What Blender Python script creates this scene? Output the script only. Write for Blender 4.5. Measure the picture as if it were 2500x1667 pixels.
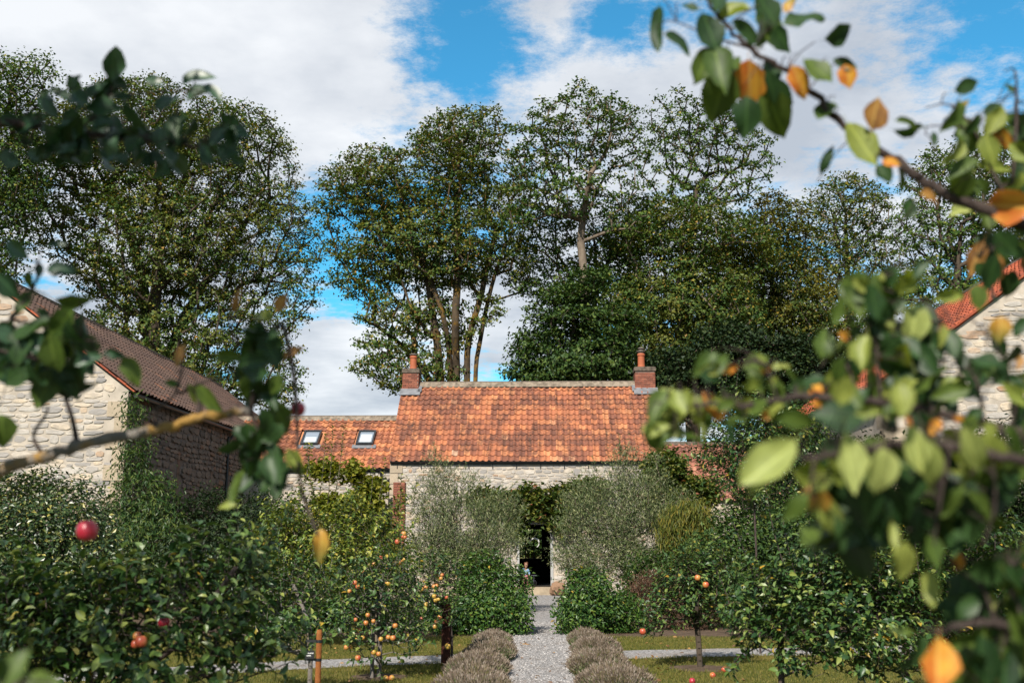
import bpy, math, random
import numpy as np
from mathutils import Matrix, Vector

for _o in list(bpy.data.objects):
    bpy.data.objects.remove(_o)
scene = bpy.context.scene
COL = scene.collection
rng = np.random.default_rng(11)
random.seed(11)

# ------------------------------------------------------------------ camera
FPX = 2600.0                       # focal length in photograph pixels (2500 wide)
PITCH = math.atan((1327 - 833.5) / FPX)
YAW = math.radians(1.6233)
CAM = np.array([0.0, 0.0, 1.75])
cam_d = bpy.data.cameras.new('camera')
cam = bpy.data.objects.new('camera', cam_d)
COL.objects.link(cam)
cam.location = CAM
cam.rotation_euler = (math.pi / 2 + PITCH, 0, YAW)
cam_d.sensor_width = 36.0
cam_d.lens = FPX * 36.0 / 2500.0
cam_d.clip_start = 0.05
cam_d.clip_end = 3000
cam_d.dof.use_dof = True
cam_d.dof.focus_distance = 36.0
cam_d.dof.aperture_fstop = 3.2
scene.camera = cam

# ------------------------------------------------------------------ light
SUN_EL, SUN_AZ = math.radians(41), math.radians(17)     # azimuth: behind the camera, this far to its left
SUNV = np.array([-math.sin(SUN_AZ) * math.cos(SUN_EL), -math.cos(SUN_AZ) * math.cos(SUN_EL), math.sin(SUN_EL)])
sun_d = bpy.data.lights.new('sun', 'SUN')
sun_d.energy = 5.0
sun_d.angle = math.radians(0.53)
sun_d.color = (1.0, 0.93, 0.83)
sun = bpy.data.objects.new('sun', sun_d)
COL.objects.link(sun)
sun.rotation_euler = Vector(SUNV).to_track_quat('Z', 'Y').to_euler()
sun.location = (-10, -20, 30)

scene.view_settings.view_transform = 'Standard'
scene.view_settings.look = 'None'
scene.view_settings.exposure = 0.8
scene.view_settings.gamma = 1.0
scene.view_settings.use_curve_mapping = False
scene.cycles.use_denoising = True
scene.cycles.max_bounces = 5
scene.cycles.diffuse_bounces = 2
scene.cycles.transmission_bounces = 3
scene.cycles.transparent_max_bounces = 4
scene.cycles.sample_clamp_indirect = 4.0

_cy, _sy = math.cos(YAW), math.sin(YAW)
CR = np.array([_cy, _sy, 0.0])
_fh = np.array([-_sy, _cy, 0.0])
CF = _fh * math.cos(PITCH) + np.array([0, 0, math.sin(PITCH)])
CU = -_fh * math.sin(PITCH) + np.array([0, 0, math.cos(PITCH)])

def ray(px, py):
    return CF + CR * (px - 1250) / FPX - CU * (py - 833.5) / FPX
def P(px, py, Y):
    d = ray(px, py)
    return CAM + d * (Y / d[1])
def G(px, py, z=0.0):
    d = ray(px, py)
    return CAM + d * ((z - CAM[2]) / d[2])
def proj(V):
    q = np.atleast_2d(V) - CAM
    z = q @ CF
    return 1250 + FPX * (q @ CR) / z, 833.5 - FPX * (q @ CU) / z, z

# ------------------------------------------------------------------ world: blue sky with broken cloud
world = bpy.data.worlds.new('World')
scene.world = world
world.use_nodes = True
WN, WL_ = world.node_tree.nodes, world.node_tree.links
WN.clear()
def wn(t, **k):
    n = WN.new(t)
    for a, b in k.items():
        setattr(n, a, b)
    return n
def wmath(op, a, b=None, c=None):
    n = wn('ShaderNodeMath', operation=op)
    for i, v in enumerate((a, b, c)):
        if v is None:
            continue
        if isinstance(v, (int, float)):
            n.inputs[i].default_value = v
        else:
            WL_.new(v, n.inputs[i])
    return n.outputs[0]
sky = wn('ShaderNodeTexSky', sky_type='NISHITA')
sky.sun_disc = False
sky.sun_elevation = SUN_EL
sky.sun_rotation = math.pi + SUN_AZ
sky.air_density = 1.0
sky.dust_density = 0.3
sky.ozone_density = 2.0
tint = wn('ShaderNodeMix', data_type='RGBA', blend_type='MULTIPLY')
tint.inputs[0].default_value = 1.0
WL_.new(sky.outputs[0], tint.inputs[6])
tint.inputs[7].default_value = (0.52, 1.70, 1.90, 1)
tc = wn('ShaderNodeTexCoord')
sep = wn('ShaderNodeSeparateXYZ')
WL_.new(tc.outputs['Generated'], sep.inputs[0])
zz = wmath('ADD', wmath('MAXIMUM', sep.outputs[2], 0.0), 0.12)
comb = wn('ShaderNodeCombineXYZ')
WL_.new(wmath('DIVIDE', sep.outputs[0], zz), comb.inputs[0])
WL_.new(wmath('DIVIDE', sep.outputs[1], zz), comb.inputs[1])
def wnoise(scale, detail, rough, off):
    n = wn('ShaderNodeTexNoise', noise_dimensions='3D')
    n.inputs['Scale'].default_value = scale
    n.inputs['Detail'].default_value = detail
    n.inputs['Roughness'].default_value = rough
    mp = wn('ShaderNodeMapping')
    mp.inputs['Location'].default_value = off
    WL_.new(comb.outputs[0], mp.inputs[0])
    WL_.new(mp.outputs[0], n.inputs['Vector'])
    return n.outputs['Fac']
n1 = wnoise(1.7, 11, 0.66, (3.1, 1.7, 0.4))
n2 = wnoise(5.2, 11, 0.72, (7.7, 2.2, 1.4))
cov = wmath('ADD', wmath('MULTIPLY', n1, 1.5), wmath('MULTIPLY', n2, 1.5))
cov = wmath('ADD', cov, -0.875)
# broad openings and banks of the cloud field, in world directions
BANKS = [(1090, 20, 90, -0.36), (1200, 120, 70, -0.24), (1020, 130, 50, -0.22), (1150, 190, 50, -0.18), (850, 330, 150, 0.10), (700, 30, 250, 0.10), (2000, 90, 250, 0.10), (1650, 60, 120, 0.08), (1480, 20, 90, -0.16), (1330, 110, 140, 0.12), (500, 120, 480, 0.22), (250, 250, 420, 0.10), (2420, 20, 110, -0.20), (2330, 90, 60, 0.06), (1560, 30, 70, -0.22), (1440, 60, 60, -0.16), (60, 560, 120, -0.18), (240, 610, 100, -0.12), (2300, 330, 120, -0.12),
         (1980, 440, 110, -0.26), (2150, 250, 300, 0.10), (840, 640, 150, -0.38), (800, 770, 90, -0.25), (1180, 470, 170, -0.22), (1240, 730, 110, 0.22),
         (800, 860, 70, 0.30), (780, 960, 120, 0.32), (900, 980, 90, 0.30), (790, 800, 45, 0.10), (860, 900, 45, -0.16), (160, 640, 150, 0.06), (1500, 560, 120, -0.14), (1480, 300, 150, 0.10)]
for (bx, by, br, amp) in BANKS:
    d = ray(bx, by)
    d = d / np.linalg.norm(d)
    dt = wn('ShaderNodeVectorMath', operation='DOT_PRODUCT')
    WL_.new(tc.outputs['Generated'], dt.inputs[0])
    dt.inputs[1].default_value = tuple(d)
    k = 1.0 / (2 * (br / FPX) ** 2) * 2
    g = wmath('EXPONENT', wmath('MULTIPLY', wmath('SUBTRACT', dt.outputs['Value'], 1.0), k))
    cov = wmath('ADD', cov, wmath('MULTIPLY', g, amp))
mr = wn('ShaderNodeMapRange', interpolation_type='SMOOTHSTEP')
WL_.new(cov, mr.inputs[0])
mr.inputs[1].default_value = 0.30
mr.inputs[2].default_value = 0.74
ccol = wn('ShaderNodeValToRGB')
n3 = wnoise(2.2, 5, 0.5, (1.2, 9.4, 3.3))
WL_.new(wmath('ADD', wmath('MULTIPLY', n3, 0.85), wmath('MULTIPLY', n2, 0.2)), ccol.inputs[0])
ccol.color_ramp.elements[0].position = 0.40
ccol.color_ramp.elements[0].color = (5.3, 5.75, 6.5, 1)
ccol.color_ramp.elements[1].position = 0.68
ccol.color_ramp.elements[1].color = (9.4, 9.6, 9.9, 1)
mixc = wn('ShaderNodeMix', data_type='RGBA')
WL_.new(wmath('MULTIPLY', mr.outputs[0], 0.96), mixc.inputs[0])
WL_.new(tint.outputs[2], mixc.inputs[6])
WL_.new(ccol.outputs[0], mixc.inputs[7])
bg = wn('ShaderNodeBackground')
bg.inputs[1].default_value = 0.0585
WL_.new(mixc.outputs[2], bg.inputs[0])
wo = wn('ShaderNodeOutputWorld')
WL_.new(bg.outputs[0], wo.inputs[0])

# ------------------------------------------------------------------ helpers
WMX = {}
def wm(o):
    return WMX.get(o.name, Matrix.Identity(4))
def link(o, parent=None, M=None):
    COL.objects.link(o)
    if M is not None:
        o.matrix_basis = M
    if parent is not None:
        o.parent = parent
        o.matrix_parent_inverse = wm(parent).inverted()
    if M is not None:
        WMX[o.name] = M
    return o
def thing(name, label, cat, loc=(0, 0, 0), group=None, kind=None):
    o = bpy.data.objects.new(name, None)
    o.empty_display_size = 0.2
    COL.objects.link(o)
    o.location = tuple(float(v) for v in loc)
    WMX[o.name] = Matrix.Translation(o.location)
    return tag(o, label, cat, group, kind)
def tag(o, label=None, cat=None, group=None, kind=None):
    for k, v in (('label', label), ('category', cat), ('group', group), ('kind', kind)):
        if v:
            o[k] = v
    return o
def npmesh(name, V, faces, mat=None, smooth=False):
    V = np.asarray(V, dtype=np.float32)
    if not isinstance(faces, list) or (faces and not isinstance(faces[0], np.ndarray)):
        faces = [np.asarray(f, dtype=np.int32)[None, :] if np.ndim(f) == 1 else np.asarray(f, dtype=np.int32) for f in faces]
    me = bpy.data.meshes.new(name)
    me.vertices.add(len(V))
    me.vertices.foreach_set('co', V.ravel())
    tot = np.concatenate([np.full(len(f), f.shape[1], dtype=np.int32) for f in faces])
    loops = np.concatenate([f.ravel() for f in faces]).astype(np.int32)
    start = np.concatenate([[0], np.cumsum(tot)[:-1]]).astype(np.int32)
    me.loops.add(len(loops))
    me.loops.foreach_set('vertex_index', loops)
    me.polygons.add(len(tot))
    me.polygons.foreach_set('loop_start', start)
    me.polygons.foreach_set('loop_total', tot)
    me.polygons.foreach_set('use_smooth', np.full(len(tot), bool(smooth)))
    me.update(calc_edges=True)
    if mat:
        me.materials.append(mat)
    return me
def mobj(name, V, faces, mat, parent=None, smooth=False, M=None):
    o = bpy.data.objects.new(name, npmesh(name, V, faces, mat, smooth))
    return link(o, parent, M)

class MB:
    """collects shapes into one mesh"""
    def __init__(s):
        s.V, s.F = [], []
        s.n = 0
    def add(s, V, F):
        V = np.asarray(V, float)
        for f in F:
            s.F.append([i + s.n for i in f])
        s.V.append(V)
        s.n += len(V)
        return s
    def box(s, a, b):
        x0, y0, z0 = a
        x1, y1, z1 = b
        V = [(x0, y0, z0), (x1, y0, z0), (x1, y1, z0), (x0, y1, z0), (x0, y0, z1), (x1, y0, z1), (x1, y1, z1), (x0, y1, z1)]
        return s.add(V, [(3, 2, 1, 0), (4, 5, 6, 7), (0, 1, 5, 4), (1, 2, 6, 5), (2, 3, 7, 6), (3, 0, 4, 7)])
    def obox(s, O, u, v, w):
        O, u, v, w = [np.asarray(q, float) for q in (O, u, v, w)]
        V = [O, O + u, O + u + v, O + v, O + w, O + u + w, O + u + v + w, O + v + w]
        return s.add(V, [(3, 2, 1, 0), (4, 5, 6, 7), (0, 1, 5, 4), (1, 2, 6, 5), (2, 3, 7, 6), (3, 0, 4, 7)])
    def lathe(s, c, prof, n=16, axis=2, cap=True):
        V, F = [], []
        for (r, h) in prof:
            for i in range(n):
                a = 2 * math.pi * i / n
                V.append((r * math.cos(a), r * math.sin(a), h))
        for j in range(len(prof) - 1):
            for i in range(n):
                F.append((j * n + i, j * n + (i + 1) % n, (j + 1) * n + (i + 1) % n, (j + 1) * n + i))
        if cap:
            F.append(tuple(range(n))[::-1])
            F.append(tuple((len(prof) - 1) * n + i for i in range(n)))
        V = np.array(V)
        if axis == 0:
            V = V[:, [2, 0, 1]]
        if axis == 1:
            V = V[:, [1, 2, 0]]
        return s.add(V + np.asarray(c, float), F)
    def tube(s, pts, rad, n=6):
        V, F = tube_geo(pts, rad, n)
        return s.add(V, F)
    def build(s, name, mat, parent=None, smooth=False):
        return mobj(name, np.concatenate(s.V), s.F, mat, parent, smooth)

def tube_geo(pts, rad, n=6):
    pts = np.asarray(pts, float)
    m = len(pts)
    rad = np.broadcast_to(np.asarray(rad, float), (m,))
    T = np.gradient(pts, axis=0)
    T /= np.linalg.norm(T, axis=1, keepdims=True) + 1e-9
    up = np.array([0, 0, 1.0]) if abs(T[0][2]) < 0.9 else np.array([1.0, 0, 0])
    A = np.cross(T, up)
    A /= np.linalg.norm(A, axis=1, keepdims=True) + 1e-9
    B = np.cross(T, A)
    ang = 2 * np.pi * np.arange(n) / n
    V = (pts[:, None] + rad[:, None, None] * (np.cos(ang)[None, :, None] * A[:, None] + np.sin(ang)[None, :, None] * B[:, None])).reshape(-1, 3)
    F = []
    for j in range(m - 1):
        for i in range(n):
            F.append((j * n + i, j * n + (i + 1) % n, (j + 1) * n + (i + 1) % n, (j + 1) * n + i))
    F.append(tuple(range(n)))
    F.append(tuple((m - 1) * n + i for i in range(n))[::-1])
    return V, F
def spline(pts, k=6):
    """Catmull-Rom through pts"""
    pts = np.asarray(pts, float)
    if len(pts) < 3:
        return np.linspace(pts[0], pts[-1], k + 1)
    Q = np.vstack([2 * pts[0] - pts[1], pts, 2 * pts[-1] - pts[-2]])
    out = []
    for i in range(1, len(Q) - 2):
        for t in np.linspace(0, 1, k, endpoint=False):
            a, b, c, d = Q[i - 1], Q[i], Q[i + 1], Q[i + 2]
            out.append(0.5 * (2 * b + (c - a) * t + (2 * a - 5 * b + 4 * c - d) * t ** 2 + (3 * b - a - 3 * c + d) * t ** 3))
    out.append(pts[-1])
    return np.array(out)
def unit(v):
    v = np.asarray(v, float)
    return v / (np.linalg.norm(v, axis=-1, keepdims=True) + 1e-9)
def frame(O, ux, uy, uz, s=(1, 1, 1)):
    M = np.eye(4)
    M[:3, 0], M[:3, 1], M[:3, 2], M[:3, 3] = np.asarray(ux) * s[0], np.asarray(uy) * s[1], np.asarray(uz) * s[2], O
    return M
def pieces(parent, name, Ms, var, variants, mat, n_ind, order, rest_name):
    """alike pieces: the first n_ind in order as parts of their own, the rest joined in one part"""
    meshes = [npmesh(name, v, [np.asarray(q) for q in f] if isinstance(f[0], np.ndarray) else f, mat) for v, f in variants]
    for i in order[:n_ind]:
        o = bpy.data.objects.new(name, meshes[var[i]])
        link(o, parent)
        o.matrix_basis = Matrix(Ms[i].tolist())
    rest = order[n_ind:]
    if len(rest):
        V, F, n = [], [], 0
        for i in rest:
            v, f = variants[var[i]]
            V.append(np.asarray(v) @ Ms[i][:3, :3].T + Ms[i][:3, 3])
            for q in f:
                F.append([k + n for k in q])
            n += len(v)
        o = mobj(rest_name, np.concatenate(V), F, mat, parent)
        o['kind'] = 'stuff'

# ------------------------------------------------------------------ materials
MATS = {}
def newmat(name):
    m = bpy.data.materials.new(name)
    m.use_nodes = True
    nt = m.node_tree
    for n in list(nt.nodes):
        nt.nodes.remove(n)
    out = nt.nodes.new('ShaderNodeOutputMaterial')
    MATS[name] = m
    return m, nt, out
class NB:
    def __init__(s, nt):
        s.nt = nt
    def n(s, t, ins=None, **k):
        nd = s.nt.nodes.new(t)
        for a, b in k.items():
            setattr(nd, a, b)
        for key, v in (ins or {}).items():
            if isinstance(v, bpy.types.NodeSocket):
                s.nt.links.new(v, nd.inputs[key])
            else:
                nd.inputs[key].default_value = v
        return nd
    def rnd(s):
        a = s.n('ShaderNodeObjectInfo').outputs['Random']
        b = s.n('ShaderNodeNewGeometry').outputs['Random Per Island']
        return s.n('ShaderNodeMath', {0: s.n('ShaderNodeMath', {0: a, 1: b}, operation='ADD').outputs[0]}, operation='FRACT').outputs[0]
    def pos(s):
        return s.n('ShaderNodeNewGeometry').outputs['Position']
    def noise(s, scale, detail=3, rough=0.55, vec=None):
        return s.n('ShaderNodeTexNoise', {'Vector': vec if vec is not None else s.pos(), 'Scale': scale, 'Detail': detail, 'Roughness': rough}).outputs['Fac']
    def ramp(s, fac, stops, interp='LINEAR'):
        r = s.n('ShaderNodeValToRGB', {0: fac})
        cr = r.color_ramp
        cr.interpolation = interp
        while len(cr.elements) < len(stops):
            cr.elements.new(0.5)
        for e, (p, c) in zip(cr.elements, stops):
            e.position = p
            e.color = (*c, 1) if len(c) == 3 else c
        return r.outputs[0]
    def mix(s, fac, a, b, blend='MIX'):
        nd = s.n('ShaderNodeMix', {0: fac, 6: a if isinstance(a, bpy.types.NodeSocket) else (*a, 1), 7: b if isinstance(b, bpy.types.NodeSocket) else (*b, 1)}, data_type='RGBA', blend_type=blend)
        return nd.outputs[2]
    def rng(s, v, a, b, c=0.0, d=1.0):
        return s.n('ShaderNodeMapRange', {0: v, 1: a, 2: b, 3: c, 4: d}).outputs[0]
    def bump(s, h, strength, dist):
        return s.n('ShaderNodeBump', {'Height': h, 'Strength': strength, 'Distance': dist}).outputs[0]
    def bsdf(s, col, rough, spec=0.5, normal=None, metallic=0.0):
        ins = {'Base Color': col if isinstance(col, bpy.types.NodeSocket) else (*col, 1), 'Roughness': rough, 'Specular IOR Level': spec, 'Metallic': metallic}
        if normal is not None:
            ins['Normal'] = normal
        return s.n('ShaderNodeBsdfPrincipled', ins).outputs[0]
KS = 0.62
def sc(c, k):
    return tuple(x * k for x in c)
def simple(name, col, rough=0.6, spec=0.4, metallic=0.0, var=0.25, nscale=6.0, bump=0.0, bscale=60.0):
    m, nt, out = newmat(name)
    b = NB(nt)
    col = sc(col, KS)
    f = b.rng(b.noise(nscale, 4), 0.3, 0.7, 1 - var, 1 + var)
    hsv = b.n('ShaderNodeHueSaturation', {'Value': f, 'Color': (*col, 1)})
    nrm = b.bump(b.noise(bscale, 4), bump, 0.01) if bump else None
    nt.links.new(b.bsdf(hsv.outputs[0], rough, spec, nrm, metallic), out.inputs[0])
    return m
def leafmat(name, stops, trans=0.28, rough=0.55, spec=0.2, patch=None, pscale=0.6, tcol=(1.3, 1.35, 0.5)):
    m, nt, out = newmat(name)
    b = NB(nt)
    stops = [(p, sc(c, 0.68)) for p, c in stops]
    patch = sc(patch, 0.68) if patch else None
    c = b.ramp(b.rnd(), stops)
    if patch:
        c = b.mix(b.rng(b.noise(pscale, 2), 0.50, 0.68, 0, 0.75), c, patch)
    tr = b.n('ShaderNodeBsdfTranslucent', {'Color': b.mix(1.0, c, tcol, 'MULTIPLY')}).outputs[0]
    mx = b.n('ShaderNodeMixShader', {0: trans, 1: b.bsdf(c, rough, spec), 2: tr}).outputs[0]
    nt.links.new(mx, out.inputs[0])
    return m
M_edge = None
def tilemat(name, stops, dark, amount, lichen=0.1):
    m, nt, out = newmat(name)
    b = NB(nt)
    stops = [(p, sc(c, 0.79)) for p, c in stops]
    c = b.ramp(b.rnd(), stops)
    c = b.mix(b.rng(b.noise(22, 5), 0.35, 0.75, 0.0, 0.55), c, tuple(x * 0.55 for x in stops[len(stops) // 2][1]))
    st = b.n('ShaderNodeMath', {0: b.rng(b.noise(0.8, 3), 0.42, 0.58), 1: b.rng(b.noise(6.0, 5, 0.7), 0.36, 0.54)}, operation='MULTIPLY').outputs[0]
    c = b.mix(b.n('ShaderNodeMath', {0: st, 1: amount}, operation='MULTIPLY').outputs[0], c, dark)
    stv = b.n('ShaderNodeMapping', {'Vector': b.pos(), 'Scale': (5.0, 0.55, 0.55)}).outputs[0]
    stk = b.n('ShaderNodeMath', {0: b.rng(b.noise(1.0, 4, 0.6, stv), 0.56, 0.68), 1: b.rng(b.noise(11, 5, 0.7), 0.40, 0.58)}, operation='MULTIPLY').outputs[0]
    c = b.mix(b.n('ShaderNodeMath', {0: stk, 1: 0.8}, operation='MULTIPLY').outputs[0], c, (0.035, 0.024, 0.018))
    sp = b.rng(b.noise(14, 6, 0.75), 0.64, 0.72, 0, 0.85)
    c = b.mix(sp, c, (0.03, 0.022, 0.018))
    c = b.mix(b.rng(b.noise(3.1, 6, 0.7), 0.66, 0.75, 0, lichen), c, (0.45, 0.36, 0.22))
    nrm = b.bump(b.noise(70, 4), 0.4, 0.008)
    nt.links.new(b.bsdf(c, 0.85, 0.25, nrm), out.inputs[0])
    return m
def stonemat(name, stops, spec=0.2):
    m, nt, out = newmat(name)
    b = NB(nt)
    stops = [(p, sc(c, 0.645)) for p, c in stops]
    c = b.ramp(b.rnd(), stops)
    c = b.mix(b.rng(b.noise(7, 5), 0.35, 0.7, 0, 0.55), c, tuple(x * 0.72 for x in stops[1][1]))
    c = b.mix(b.rng(b.noise(30, 4), 0.58, 0.78, 0, 0.4), c, tuple(x * 0.45 for x in stops[1][1]))
    nrm = b.bump(b.noise(28, 6, 0.65), 0.7, 0.02)
    nt.links.new(b.bsdf(c, 0.9, spec, nrm), out.inputs[0])
    return m

M_tile = tilemat('clay_tile', [(0, (0.19, 0.075, 0.05)), (0.3, (0.32, 0.115, 0.066)), (0.55, (0.42, 0.15, 0.075)), (0.82, (0.51, 0.19, 0.085)), (0.99, (0.60, 0.26, 0.12)), (1, (0.48, 0.36, 0.26))], (0.085, 0.04, 0.03), 0.75, 0.3)
M_tile_old = tilemat('clay_tile_faded', [(0, (0.20, 0.08, 0.055)), (0.5, (0.36, 0.14, 0.09)), (1, (0.46, 0.22, 0.14))], (0.10, 0.05, 0.04), 0.9, 0.5)
M_tile_brown = tilemat('brown_tile', [(0, (0.07, 0.048, 0.040)), (0.6, (0.105, 0.067, 0.053)), (0.97, (0.13, 0.08, 0.06)), (1, (0.30, 0.11, 0.05))], (0.06, 0.035, 0.03), 0.5)
M_tile_red = tilemat('red_tile', [(0, (0.26, 0.06, 0.03)), (0.6, (0.38, 0.085, 0.036)), (1, (0.46, 0.12, 0.05))], (0.14, 0.045, 0.03), 0.5)
M_stone = stonemat('rubble_stone', [(0, (0.30, 0.285, 0.28)), (0.3, (0.50, 0.455, 0.41)), (0.65, (0.66, 0.60, 0.53)), (0.92, (0.70, 0.57, 0.42)), (1, (0.46, 0.27, 0.16))])
M_stone_shaded = stonemat('rubble_stone_shaded', [(0, (0.15, 0.125, 0.11)), (0.4, (0.22, 0.18, 0.15)), (0.8, (0.30, 0.23, 0.18)), (1, (0.30, 0.16, 0.10))])  # rubble stone darkened: the barn side wall's shade is put into the colour
M_quoin = stonemat('sandstone', [(0, (0.46, 0.38, 0.28)), (0.6, (0.54, 0.44, 0.32)), (1, (0.58, 0.48, 0.36))])
M_rock = stonemat('brown_rock', [(0, (0.30, 0.18, 0.11)), (0.6, (0.36, 0.23, 0.15)), (1, (0.42, 0.30, 0.2))])
M_mortar = simple('lime_mortar', (0.54, 0.47, 0.39), 0.95, 0.1, var=0.2, nscale=3, bump=0.6, bscale=35)
M_mortar_dim = simple('dark_mortar', (0.20, 0.17, 0.15), 0.95, 0.1, var=0.2, nscale=3, bump=0.6, bscale=35)  # darkened for the barn's shaded side wall; also the garden wall cores
M_ridge = simple('ridge_stone', (0.15, 0.12, 0.095), 0.95, 0.1, var=0.45, nscale=9, bump=0.5)
M_brick = stonemat('red_brick', [(0, (0.17, 0.075, 0.055)), (0.5, (0.32, 0.115, 0.075)), (1, (0.42, 0.17, 0.11))])
M_brickmortar = simple('brick_mortar', (0.42, 0.33, 0.27), 0.95, 0.1)
M_pot = simple('terracotta', (0.46, 0.13, 0.055), 0.7, 0.3, var=0.15)
M_cap = simple('pot_cap', (0.16, 0.13, 0.11), 0.7, 0.3)
M_lead = simple('lead_sheet', (0.20, 0.205, 0.22), 0.55, 0.5, var=0.3, nscale=5, bump=0.3, bscale=14)
M_black = simple('black_plastic', (0.012, 0.012, 0.014), 0.45, 0.5)
M_frame = simple('window_grey', (0.035, 0.038, 0.042), 0.4, 0.5)
M_wframe = simple('pale_paint', (0.46, 0.46, 0.45), 0.5, 0.4, var=0.1)
M_white = simple('white_paint', (0.75, 0.75, 0.73), 0.6, 0.4, var=0.05)
M_inside = simple('unlit_room', (0.035, 0.032, 0.03), 0.9, 0.1)  # the unlit room's shade is put into a near-black colour
M_slab = simple('sandstone_slab', (0.46, 0.37, 0.26), 0.9, 0.2, var=0.2, bump=0.4)
def glass(name, col):
    m, nt, out = newmat(name)
    b = NB(nt)
    nt.links.new(b.bsdf(col, 0.08, 1.0), out.inputs[0])
    return m
M_glass = glass('roof_glass', (0.16, 0.19, 0.23))
M_blind = simple('pale_blind', (0.60, 0.66, 0.70), 0.3, 0.6, var=0.05)
def barkmat(name, a, c, lichen=None, scale=9):
    m, nt, out = newmat(name)
    b = NB(nt)
    a, c, lichen = sc(a, 0.5), sc(c, 0.5), sc(lichen, 0.58) if lichen else None
    mp = b.n('ShaderNodeMapping', {'Vector': b.pos(), 'Scale': (1, 1, 0.35)}).outputs[0]
    col = b.ramp(b.noise(scale, 6, 0.65, mp), [(0.3, a), (0.72, c)])
    if lichen:
        col = b.mix(b.rng(b.noise(scale * 0.35, 5, 0.7), 0.50, 0.62, 0, 0.9), col, lichen)
    nt.links.new(b.bsdf(col, 0.9, 0.15, b.bump(b.noise(scale * 4, 5, 0.65, mp), 0.8, 0.02)), out.inputs[0])
    return m
M_bark = barkmat('tree_bark', (0.055, 0.042, 0.032), (0.17, 0.13, 0.095), None, 5)
M_bark_ochre = barkmat('lichen_bark', (0.05, 0.038, 0.026), (0.17, 0.12, 0.075), (0.26, 0.14, 0.02), 5)
M_bark_pale = barkmat('pale_bark', (0.14, 0.105, 0.08), (0.34, 0.27, 0.20), None, 5)
M_twig = barkmat('twig_bark', (0.07, 0.05, 0.045), (0.20, 0.15, 0.13), None, 40)
M_limb = barkmat('lichen_limb', (0.24, 0.21, 0.185), (0.46, 0.42, 0.37), (0.52, 0.29, 0.06), 26)
M_stake = barkmat('orange_stake', (0.36, 0.12, 0.035), (0.52, 0.20, 0.06), None, 20)
M_post = barkmat('rusty_post', (0.05, 0.018, 0.014), (0.13, 0.04, 0.022), None, 12)
M_greywood = barkmat('grey_trunk', (0.22, 0.19, 0.165), (0.42, 0.37, 0.33), None, 30)

M_leaf_syc = leafmat('sycamore_leaf', [(0, (0.034, 0.08, 0.020)), (0.45, (0.075, 0.14, 0.028)), (0.8, (0.145, 0.19, 0.036)), (0.96, (0.30, 0.24, 0.04)), (1, (0.36, 0.18, 0.04))], 0.2, patch=(0.18, 0.18, 0.03))
M_leaf_syc2 = leafmat('sycamore_leaf_green', [(0, (0.032, 0.08, 0.018)), (0.5, (0.075, 0.145, 0.026)), (0.9, (0.155, 0.205, 0.034)), (1, (0.28, 0.23, 0.04))], 0.2)
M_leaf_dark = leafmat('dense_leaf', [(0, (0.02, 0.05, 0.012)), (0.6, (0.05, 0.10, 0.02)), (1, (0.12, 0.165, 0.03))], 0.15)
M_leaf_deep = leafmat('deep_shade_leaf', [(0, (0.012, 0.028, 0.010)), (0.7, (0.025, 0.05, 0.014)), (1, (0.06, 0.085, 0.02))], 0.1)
M_leaf_ches = leafmat('turning_leaf', [(0, (0.032, 0.065, 0.015)), (0.5, (0.07, 0.11, 0.02)), (0.85, (0.15, 0.155, 0.026)), (1, (0.32, 0.20, 0.03))], 0.2, patch=(0.22, 0.18, 0.022), pscale=0.45)
M_leaf_apple = leafmat('apple_leaf', [(0, (0.018, 0.055, 0.016)), (0.45, (0.048, 0.11, 0.022)), (0.82, (0.13, 0.20, 0.04)), (0.98, (0.28, 0.31, 0.07)), (1, (0.54, 0.32, 0.03))], 0.14, 0.42, 0.4)
M_leaf_pear = leafmat('pear_leaf', [(0, (0.035, 0.075, 0.012)), (0.45, (0.11, 0.17, 0.022)), (0.88, (0.30, 0.33, 0.045)), (1, (0.48, 0.37, 0.06))], 0.22, 0.4, 0.4)
M_leaf_vine = leafmat('vine_leaf', [(0, (0.09, 0.12, 0.018)), (0.5, (0.22, 0.25, 0.03)), (1, (0.38, 0.34, 0.05))], 0.35)
M_leaf_creeper = leafmat('creeper_leaf', [(0, (0.03, 0.065, 0.012)), (0.6, (0.09, 0.135, 0.02)), (0.95, (0.22, 0.21, 0.04)), (1, (0.30, 0.09, 0.05))], 0.3)
M_leaf_box = leafmat('glossy_leaf', [(0, (0.016, 0.05, 0.010)), (0.5, (0.045, 0.115, 0.016)), (0.985, (0.13, 0.20, 0.03)), (1, (0.50, 0.32, 0.04))], 0.1, 0.42, 0.35)
M_leaf_olive = leafmat('olive_leaf', [(0, (0.032, 0.06, 0.018)), (0.45, (0.10, 0.14, 0.045)), (0.85, (0.24, 0.265, 0.11)), (1, (0.46, 0.45, 0.25))], 0.12, 0.5, 0.35)
M_leaf_shrub = leafmat('evergreen_leaf', [(0, (0.016, 0.042, 0.012)), (0.55, (0.045, 0.09, 0.02)), (0.9, (0.13, 0.16, 0.04)), (1, (0.42, 0.36, 0.08))], 0.1, 0.38, 0.45)
M_leaf_wist = leafmat('pinnate_leaf', [(0, (0.022, 0.062, 0.014)), (0.6, (0.05, 0.105, 0.02)), (1, (0.15, 0.19, 0.04))], 0.25, 0.45, 0.3)
M_leaf_narrow = leafmat('narrow_leaf', [(0, (0.06, 0.09, 0.02)), (0.6, (0.16, 0.18, 0.03)), (1, (0.33, 0.26, 0.05))], 0.3)
M_leaf_red = leafmat('russet_leaf', [(0, (0.06, 0.045, 0.025)), (0.5, (0.16, 0.08, 0.05)), (1, (0.24, 0.15, 0.10))], 0.2)
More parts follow.
